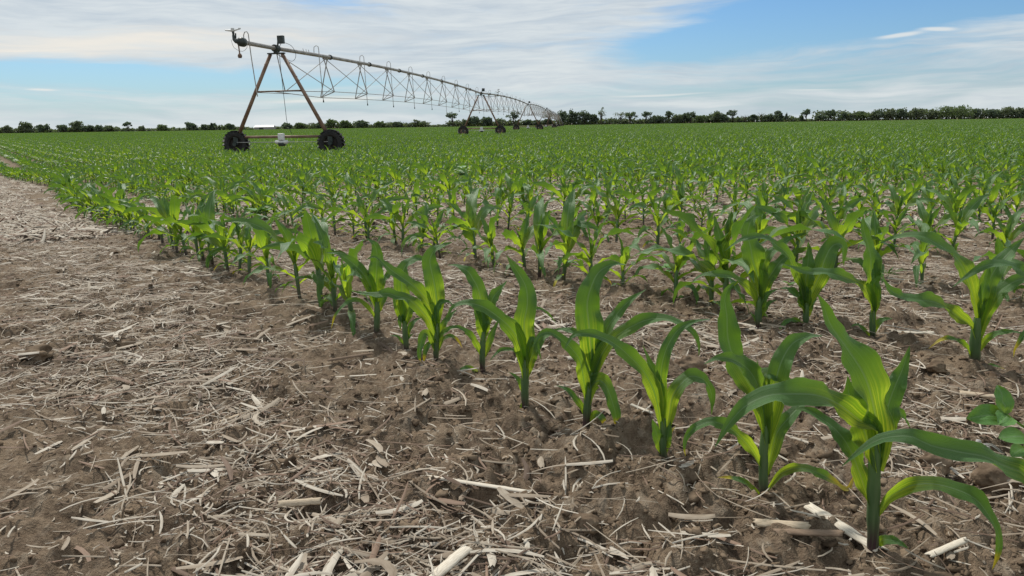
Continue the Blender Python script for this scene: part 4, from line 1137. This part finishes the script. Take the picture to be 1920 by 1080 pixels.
def tree(px, top, wpx, style, D=DT):
    """style: round, flat, tall, sparse, bare, cone"""
    R_ = np.random.default_rng(int(px * 7 + top)); x, y = far_pt(px, D)
    H = (hor(px) - top) * D / FPX + 2.4; Wd = wpx * D / FPX * 1.22
    root = empty('tree', (x, y, 0))
    kind = {'round': M_F1, 'olive': M_F2, 'fresh': M_F3, 'flat': M_F1, 'tall': M_F1, 'sparse': M_F2, 'bare': M_F2, 'cone': M_F1}[style]
    if style == 'flat': c, rz_, n, sz0 = (0, 0, H * .70), H * .30, 420, .32
    elif style == 'tall': c, rz_, n, sz0 = (0, 0, H * .66), H * .34, 480, .32
    elif style == 'sparse': c, rz_, n, sz0 = (0, 0, H * .66), H * .36, 230, .24
    elif style == 'bare': c, rz_, n, sz0 = (0, 0, H * .6), H * .4, 60, .18
    elif style == 'cone': c, rz_, n, sz0 = (0, 0, H * .5), H * .45, 380, .28
    else: c, rz_, n, sz0 = (0, 0, H * .52), H * .50, int(700 + 20 * wpx), .36
    V, F, cc = crown_quads(R_, n, c, Wd * .5, Wd * .45, rz_, sz0)
    if style == 'cone':
        f_ = np.clip(1.15 - V[:, 2] / H, .12, 1); V[:, 0] *= f_; V[:, 1] *= f_
    obj('crown', mesh_np('crown', V, F, kind, False), root)
    m = MB(); th = H * .035 + .05
    m.tube([(0, 0, -.2), (R_.normal(0, .1), 0, H * .25), (R_.normal(0, .25), 0, H * .5), (R_.normal(0, .3), 0, H * .8)], [th, th * .8, th * .5, th * .15], 6)
    for q in cc[:7 if style != 'bare' else 12]:
        z0 = H * R_.uniform(.2, .5); m.tube([(0, 0, z0), (q[0] * .5, q[1] * .5, z0 + (q[2] - z0) * .6), (q[0], q[1], q[2])], [th * .5, th * .35, th * .12], 5)
    if style == 'bare':
        for _ in range(16):
            a = R_.uniform(0, 6.28); q = R_.uniform(.2, .5) * Wd; z0 = H * R_.uniform(.3, .7)
            m.tube([(0, 0, z0), (q * math.cos(a), q * math.sin(a), min(H, z0 + H * .35))], [th * .3, .02], 4)
    m.build('trunk', M_BARK, root, True)
    return root
TREES = [  # column, top, width, look
 (12, 240, 16, 'olive'), (50, 233.5, 24, 'olive'), (82, 238, 22, 'round'), (118, 238, 18, 'round'), (144, 231, 20, 'olive'), (165, 239, 22, 'round'), (187, 239, 15, 'round'), (205, 240, 15, 'olive'),
 (240, 233, 14, 'flat'), (266, 240, 12, 'olive'), (305, 238, 18, 'fresh'), (359, 233.5, 20, 'round'), (384, 238, 14, 'round'), (400, 236, 13, 'round'), (432, 237, 16, 'round'),
 (540, 235, 18, 'round'), (563, 234, 18, 'fresh'), (600, 232.5, 18, 'round'), (621, 227, 18, 'fresh'), (648, 231, 20, 'fresh'), (678, 229.5, 22, 'round'), (712, 232, 20, 'fresh'), (745, 233, 18, 'round'), (778, 228, 20, 'sparse'), (792, 234, 16, 'fresh'),
 (850, 216, 27, 'flat'), (873, 229, 14, 'olive'), (888, 223, 20, 'round'), (912, 224, 20, 'round'), (938, 227, 22, 'olive'), (963, 213, 25, 'tall'), (989, 229, 17, 'round'), (1006, 229, 16, 'round'), (1029, 212, 22, 'sparse'), (1027, 228, 17, 'round'),
 (1056, 211, 22, 'round'), (1074, 210.5, 18, 'round'), (1096, 211, 26, 'round'), (1113, 217, 16, 'round'), (1127, 206, 22, 'sparse'), (1163, 211.5, 24, 'sparse'), (1181, 212, 22, 'tall'), (1212, 212, 20, 'flat'), (1233, 221, 28, 'round'), (1254, 212, 16, 'flat'), (1270, 220, 20, 'olive'), (1284, 217, 18, 'round'), (1295, 212, 18, 'tall'),
 (1314, 221, 20, 'fresh'), (1331, 221, 18, 'fresh'), (1342, 214, 24, 'olive'), (1373, 210, 21, 'flat'), (1358, 219, 16, 'round'), (1398, 219.5, 22, 'bare'), (1412, 219, 16, 'round'), (1426, 216, 16, 'bare'), (1440, 218.5, 22, 'round'), (1458, 213, 14, 'tall'), (1474, 213, 9, 'cone'), (1463, 217, 10, 'round'),
 (1502, 221, 8, 'round'), (1511, 207, 15, 'tall'), (1539, 218, 20, 'round'), (1557, 210, 14, 'tall'), (1580, 216, 13, 'round'), (1596, 218, 14, 'olive'), (1613, 213.5, 24, 'fresh'), (1646, 209.5, 26, 'round'), (1670, 208.5, 18, 'olive'), (1690, 207, 19, 'round'), (1719, 207, 28, 'olive'), (1747, 211, 18, 'olive'),
 (1790, 203, 56, 'fresh'), (1828, 207.5, 16, 'round'), (1856, 209.5, 28, 'round'), (1891, 204.5, 32, 'olive'), (1914, 207, 16, 'round')]
STY = {'round': 'dark round tree', 'olive': 'olive green bushy tree', 'fresh': 'fresh green rounded tree', 'flat': 'flat-topped umbrella-shaped tree', 'tall': 'tall narrow dark tree', 'sparse': 'thin see-through tree', 'bare': 'nearly leafless twiggy tree', 'cone': 'small pointed tree'}
TREES.sort()
num = {}
tot = {}
for t in TREES: tot[t[3]] = tot.get(t[3], 0) + 1
for (px, top, w, st) in TREES:
    num[st] = num.get(st, 0) + 1
    side = 'left of the machine' if px < 420 else ('behind the machine' if px < 1050 else 'right of the machine')
    label = '%s %s, %s such from the left' % (STY[st], side, ordinal(num[st])) if tot[st] > 1 else '%s on the horizon %s' % (STY[st], side)
    tree_o = tree(px, top, w, st, DT + (px * 13 % 7) - 3)
    tag(tree_o, label, 'tree', 'trees of the far treeline')
# the low scrub between the trees reads as one hedge
R_ = np.random.default_rng(3); Vs, Fs, o = [], [], 0
for px in np.arange(-260, 2180, 3.1):
    if 1492 < px < 1526 or 470 < px < 518 or 804 < px < 838: hh = 1.3
    else: hh = (2.2 if px < 1500 else 3.6) + 2.0 * (vn(np.array([px * .03]), np.array([.5]), 5)[0]) + R_.normal(0, .35)
    if px > 1528: hh += .8
    if px < 820: hh *= .85
    if 225 < px < 352 or 440 < px < 560: hh *= .62
    x, y = far_pt(px, DT + 4 + R_.uniform(-2, 2)); n = 34
    a = R_.normal(size=(n, 3)) * np.array([.75, 1.2, .30]) + np.array([x, y, hh * .45]); a[:, 2] = np.clip(a[:, 2] + R_.uniform(-.45, .5, n) * hh, .0, hh * 1.1)
    T1 = R_.normal(size=(n, 3)); T1 /= np.linalg.norm(T1, axis=1)[:, None]; T2 = np.cross(T1, R_.normal(size=(n, 3))); T2 /= np.linalg.norm(T2, axis=1)[:, None]
    s = .42
    V = np.stack([a - T1 * s - T2 * s, a + T1 * s - T2 * s, a + T1 * s + T2 * s, a - T1 * s + T2 * s], 1).reshape(-1, 3)
    Vs.append(V); Fs.append(np.arange(4 * n).reshape(-1, 4) + o); o += 4 * n
hedge = obj('scrub_hedge', mesh_np('scrub_hedge', np.concatenate(Vs), np.concatenate(Fs), M_F2, False))
tag(hedge, 'low dark scrub running along the far edge of the field', 'hedge', kind='stuff')

# barn and marker post
bx, by = far_pt(497, 425)
barn = empty('barn', (bx, by, 0), rad(4)); tag(barn, 'long low barn with a white roof behind the crop', 'barn')
m = MB(); m.box((0, 0, .9), (10.2, 5, 1.8)); m.build('wall', M_WALLP, barn)
m = MB(); m.raw([(-5.4, -2.9, 1.55), (5.4, -2.9, 1.55), (5.0, 0, 2.55), (-5.0, 0, 2.55), (5.4, 2.9, 1.55), (-5.4, 2.9, 1.55), (-5.4, -2.9, 1.65), (5.4, -2.9, 1.65), (5.0, 0, 2.66), (-5.0, 0, 2.66), (5.4, 2.9, 1.65), (-5.4, 2.9, 1.65)],
      [(0, 1, 2, 3), (3, 2, 4, 5), (7, 6, 9, 8), (8, 9, 11, 10), (0, 6, 7, 1), (1, 7, 8, 2), (2, 8, 10, 4), (4, 10, 11, 5), (0, 3, 9, 6), (3, 5, 11, 9)])
m.build('roof', M_ROOF, barn)
m = MB(); m.box((-1.5, -2.52, .8), (2.2, .06, 1.5)); m.build('door', M_DARK, barn)
qx, qy = far_pt(1416.5, 424); m = MB(); m.tube([(0, 0, -.1), (0, 0, 1.5)], .16, 8); m.tube([(0, 0, 1.5), (0, 0, 1.6)], [.16, .05], 8)
post = m.build('marker_post', M_WHITE, None, True, (qx, qy, 0)); tag(post, 'small white marker post at the far edge of the field', 'post')

# ------------------------------------------------------------------ weeds, large clods, large pieces of stalk
def ovate(Cc, dirv, up, L, Wd, seed=0, cup=.2, bump=.05):
    Cc = np.array(Cc, float); dv = np.array(dirv, float); dv /= np.linalg.norm(dv); upv = np.array(up, float); s = np.cross(dv, upv); s /= np.linalg.norm(s); nrm = np.cross(s, dv)
    nl, nw = 14, 9; t = np.linspace(0, 1, nl); w = np.sin(np.pi * np.clip(t, 0, 1) ** .85) ** .62; w[0] = .04; w[-1] = .04
    u = np.linspace(-1, 1, nw)
    V = np.zeros((nl, nw, 3)); uv = np.zeros((nl, nw, 2))
    for j, uu in enumerate(u):
        b = bump * L * (vn(t * 7 + seed, np.full(nl, uu * 3.3 + 5), seed) - .5)
        V[:, j] = Cc + dv * (t * L)[:, None] + s * (w * uu * Wd * .5)[:, None] + nrm * (cup * abs(uu) ** 1.6 * Wd * .5 * w - .18 * L * t ** 2 + b)[:, None]
        uv[:, j, 0] = (uu + 1) / 2; uv[:, j, 1] = .35 + t * .5
    i = np.arange(nl - 1)[:, None] * nw + np.arange(nw - 1)[None, :]
    return V.reshape(-1, 3), np.stack([i, i + 1, i + nw + 1, i + nw], -1).reshape(-1, 4), uv.reshape(-1, 2)
def weed_leaf(root, *a, **k):
    V, F, uv = ovate(*a, **k)
    return obj('leaf', mesh_np('leaf', V, F, M_WEED, True, uv, {'yel': np.zeros(len(V))}), root)
wx, wy = .744, 1.045; wz = float(knoll(wx, wy))
weed = empty('bean_seedling', (wx, wy, wz)); tag(weed, 'broadleaf bean seedling with round puckered leaves at the right edge', 'seedling')
m = MB(); m.tube([(0, 0, -.01), (.002, 0, .03), (0, 0, .056), (-.004, 0, .066)], [.0032, .003, .0026, .002], 8)
m.tube([(-.002, 0, .058), (-.020, -.002, .070), (-.036, -.004, .082)], [.0019, .0017, .0015], 6); m.tube([(0, 0, .055), (.012, .004, .08), (.02, .006, .092)], [.0017, .0014, .0012], 6); m.build('stem', M_WEED, weed, True)
weed_leaf(weed, (-.036, -.004, .081), (-.05, .35, 1), (.2, -1, .3), .042, .032, seed=3, bump=.10)
weed_leaf(weed, (-.037, -.004, .081), (-1, -.25, .10), (0, -.8, .8), .058, .034, seed=4, bump=.12)
weed_leaf(weed, (-.034, -.006, .080), (-.8, -.9, .15), (0, -.7, 1), .042, .028, seed=8, bump=.10)
weed_leaf(weed, (0, 0, .045), (-1, -.2, .15), (0, -.6, 1), .042, .030, seed=5, bump=.03)
weed_leaf(weed, (0, 0, .028), (-.8, -.6, .05), (0, -.6, 1), .038, .022, seed=6, bump=.03)
weed_leaf(weed, (0, 0, .045), (1, -.3, .1), (0, -.6, 1), .042, .030, seed=7, bump=.03)
weed_leaf(weed, (.02, .006, .092), (.3, .2, 1), (.2, -1, .3), .040, .032, seed=9, bump=.10)
weed_leaf(weed, (.02, .006, .090), (1, .1, .3), (0, -.7, 1), .048, .032, seed=10, bump=.10)
weed_leaf(weed, (.004, 0, .066), (.3, -.3, .9), (.3, -1, .3), .018, .016, seed=12)
def rosette(x, y, n, L, Wd, lab, seed, tall=.02):
    z = float(gz(x, y)); R_ = np.random.default_rng(seed); w = empty('weed', (x, y, z)); tag(w, lab, 'weed', 'small weeds among the corn')
    m = MB(); m.tube([(0, 0, -.01), (0, 0, tall)], [.0015, .001], 5); m.build('stem', M_WEED, w, True)
    for k in range(n):
        a = k * 2.4 + R_.uniform(-.3, .3); weed_leaf(w, (0, 0, tall * R_.uniform(.5, 1)), (math.cos(a), math.sin(a), R_.uniform(.1, .7)), (0, 0, 1), L * R_.uniform(.7, 1.2), Wd * R_.uniform(.7, 1.2), seed=seed + k)
rosette(.575, 2.70, 9, .055, .028, 'low green weed behind a thin second row plant', 21, .04)
rosette(.205, 2.93, 6, .05, .03, 'yellowish round-leaved weed at the foot of a second row corn plant', 31, .02)
rosette(-1.66, 5.05, 9, .10, .07, 'pale broadleaf weed at the left end of the open soil', 41, .10)
rosette(-.62, 10.2, 30, .12, .06, 'dark bushy weed standing taller among the far rows', 51, .28)
rosette(.87, 2.36, 6, .028, .012, 'tiny weed seedling between the front two rows', 61, .015)
rosette(1.30, 2.60, 8, .05, .008, 'small grassy weed near the right edge', 71, .03)
rosette(-.42, 2.32, 5, .045, .028, 'small round-leaved weed behind the hooked-leaf corn plant', 81, .03)
# large clods
BIG = [(-1.07, 1.66, .034, 'largest brown clod at the left edge of the bare soil'), (-.93, 1.78, .022, 'brown clod just right of the largest clod'), (.66, .97, .030, 'cracked brown clod behind the drooping leaf of the nearest corn plant'), (.44, .72, .026, 'dark clod at the bottom edge beneath the nearest corn plant'),
       (.35, 1.47, .030, 'rounded brown clod beyond the leaf arching right, behind the front row'), (.86, 1.49, .020, 'brown clod beside the stout corn plant'), (-.55, 2.6, .032, 'brown clod between the first two rows toward the left'), (-.95, 3.0, .035, 'dark brown clod beyond the front row at its left end'), (.60, 1.02, .024, 'brown clod between the nearest corn plant and the bean seedling'), (.085, .84, .018, 'brown clod low in the middle of the picture')]
for i, (x, y, s, lab) in enumerate(BIG):
    S = IV.copy(); 
    import bmesh
    bm = bmesh.new(); bmesh.ops.create_icosphere(bm, subdivisions=4, radius=1); V = np.array([v.co[:] for v in bm.verts]); F = np.array([[v.index for v in f.verts] for f in bm.faces]); bm.free()
    dd = 1 + .5 * (vn(V[:, 0] * 1.5 + i, V[:, 1] * 1.5 + V[:, 2] * 1.9, i + 3) - .5) + .30 * (vn(V[:, 0] * 4 + i, V[:, 1] * 4 - V[:, 2] * 3.5, i + 13) - .5) + .14 * (vn(V[:, 0] * 11, V[:, 1] * 11 + V[:, 2] * 9, i + 23) - .5)
    V = V * dd[:, None] * np.array([1, .8, .62]) * s
    o = obj('soil_clod', mesh_np('soil_clod', V, F, M_CLOD), None, (x, y, float(gz(x, y)) + s * .22)); tag(o, lab, 'clod', 'large soil clods')
# large pieces of old stalk
def chunk(x, y, L, w, yaw, lab, tint, pit=0.0, kindf='flat', lift=.006, curve=.0):
    root_name = 'stalk_piece'
    nl, nw = 18, 7; t = np.linspace(-.5, .5, nl); u = np.linspace(-1, 1, nw); V = np.zeros((nl, nw, 3)); uv = np.zeros((nl, nw, 2))
    for j, uu in enumerate(u):
        jag = (vn(np.array([uu * 4.0 + x * 50]), np.array([1.5]), 5)[0] - .5) * .10 * L
        tt = t * L + np.where(np.abs(t) > .42, np.sign(t) * jag, 0)
        ww = w * .5 * uu * (1 + .12 * (vn(t * 6 + x * 9, t * 0 + 3, 8) - .5))
        V[:, j, 0] = tt; V[:, j, 1] = ww + curve * L * (t * t * 4)
        arc = (1 - uu * uu) * w * (.18 if kindf == 'flat' else .42)
        V[:, j, 2] = arc + .06 * w * np.sin(uu * 9) * .3
        uv[:, j, 0] = (uu + 1) * .6; uv[:, j, 1] = t * 3
    ridge = np.exp(-((t - .28) / .02) ** 2) * w * .12
    V[:, :, 2] += ridge[:, None]
    V = V.reshape(-1, 3); i = np.arange(nl - 1)[:, None] * nw + np.arange(nw - 1)[None, :]
    F = np.stack([i, i + 1, i + nw + 1, i + nw], -1).reshape(-1, 4)
    n0 = len(V); V2 = V.copy(); V2[:, 2] -= w * .12; V = np.vstack([V, V2]); F = np.vstack([F, F[:, ::-1] + n0])
    def rim_(ids): return np.array([[ids[k], ids[k + 1], ids[k + 1] + n0, ids[k] + n0] for k in range(len(ids) - 1)])
    F = np.vstack([F, rim_([k * nw for k in range(nl)]), rim_([k * nw + nw - 1 for k in range(nl)])[:, ::-1], rim_(list(range(nw)))[:, ::-1], rim_([(nl - 1) * nw + k for k in range(nw)])])
    o = obj(root_name, mesh_np(root_name, V, F, M_STRAW, True, np.vstack([uv.reshape(-1, 2)] * 2), {'tint': np.tile(np.array(tint), (len(V), 1))}), None, (x, y, float(np.max(gz(np.array([x, x + L * .3 * math.cos(yaw), x - L * .3 * math.cos(yaw)]), np.array([y, y + L * .3 * math.sin(yaw), y - L * .3 * math.sin(yaw)])))) + lift))
    o.rotation_euler = (0, pit, yaw); tag(o, lab, 'stalk piece', 'larger pieces of old corn stalk'); return o
PALE = (.66, .60, .50); TAN = (.50, .41, .30); BRN = (.24, .17, .12)
chunk(.395, .845, .115, .017, rad(112), 'wide pale flat strip of stalk leaning at the foot of the nearest corn plant', PALE)
chunk(.315, .83, .06, .016, rad(170), 'brownish stalk chunk left of the pale flat strip', TAN)
chunk(.335, .80, .075, .012, rad(176), 'dark brown stalk chunk below the brownish one, left of the pale strip', BRN)
chunk(.49, .79, .07, .009, rad(28), 'pale stalk piece on the soil right of the nearest stem', PALE)
chunk(.77, .93, .22, .007, rad(-38), 'long thin tan stalk slanting down at the right edge', TAN, curve=.02)
chunk(.47, 1.92 - .0, .10, .014, rad(28), 'wide pale husk piece in front of the second row, centre right', PALE)
chunk(.93, 1.72, .09, .013, rad(-8), 'pale husk piece between two second row plants on the right', PALE, curve=.05)
chunk(.82, 1.28, .06, .016, rad(-25), 'flat tan husk piece above the bean seedling', TAN)
chunk(.14, 1.60, .05, .018, rad(10), 'small flat greyish husk left of the broad-leaf plant', (.50, .45, .38))
chunk(-.28, .92, .055, .012, rad(8), 'short tan stalk tube low on the bare soil left of centre', TAN, kindf='round')
chunk(-.08, .74, .10, .014, rad(60), 'pale split stalk at the bottom edge near the middle', PALE)
chunk(-.05, .93, .14, .008, rad(-20), 'slender pale stalk lying across the straw near the middle', PALE)
chunk(.20, 1.13, .05, .006, rad(-55), 'short pale straw piece right of the broad-leaf plant stem', PALE)
chunk(-.50, 1.30, .09, .008, rad(55), 'tan stalk piece on the bare soil left of the front row', TAN)
chunk(-.36, 1.63, .10, .008, rad(28), 'dark stalk piece on bare soil beside the front row', BRN, kindf='round')
# skull-like torn root crown
cr_ = empty('root_crown', (.70, 1.09, float(gz(.70, 1.09)) + .006)); tag(cr_, 'bleached old root crown with stringy roots beside the bean seedling', 'root crown')
m = MB(); R_ = np.random.default_rng(77)
for k in range(7):
    a = R_.uniform(0, 6.28); q = R_.uniform(.006, .022); m.tube([(math.cos(a) * q, math.sin(a) * q * .6, -.004), (math.cos(a) * q * 1.1, math.sin(a) * q * .7, R_.uniform(.006, .016))], [.006, .0035], 6)
m.build('stub', M_GREY, cr_, True)
m = MB()
for k in range(10):
    a = R_.uniform(-.6, .9) if k % 2 else R_.uniform(2.6, 4.0); L_ = R_.uniform(.02, .05)
    m.tube([Vector(p) for p in catmull([(0, 0, .008), (math.cos(a) * L_ * .5, math.sin(a) * L_ * .4, .012), (math.cos(a) * L_, math.sin(a) * L_ * .7, -.004)], 7)], .0009, 4)
m.build('root', M_GREY, cr_, True)
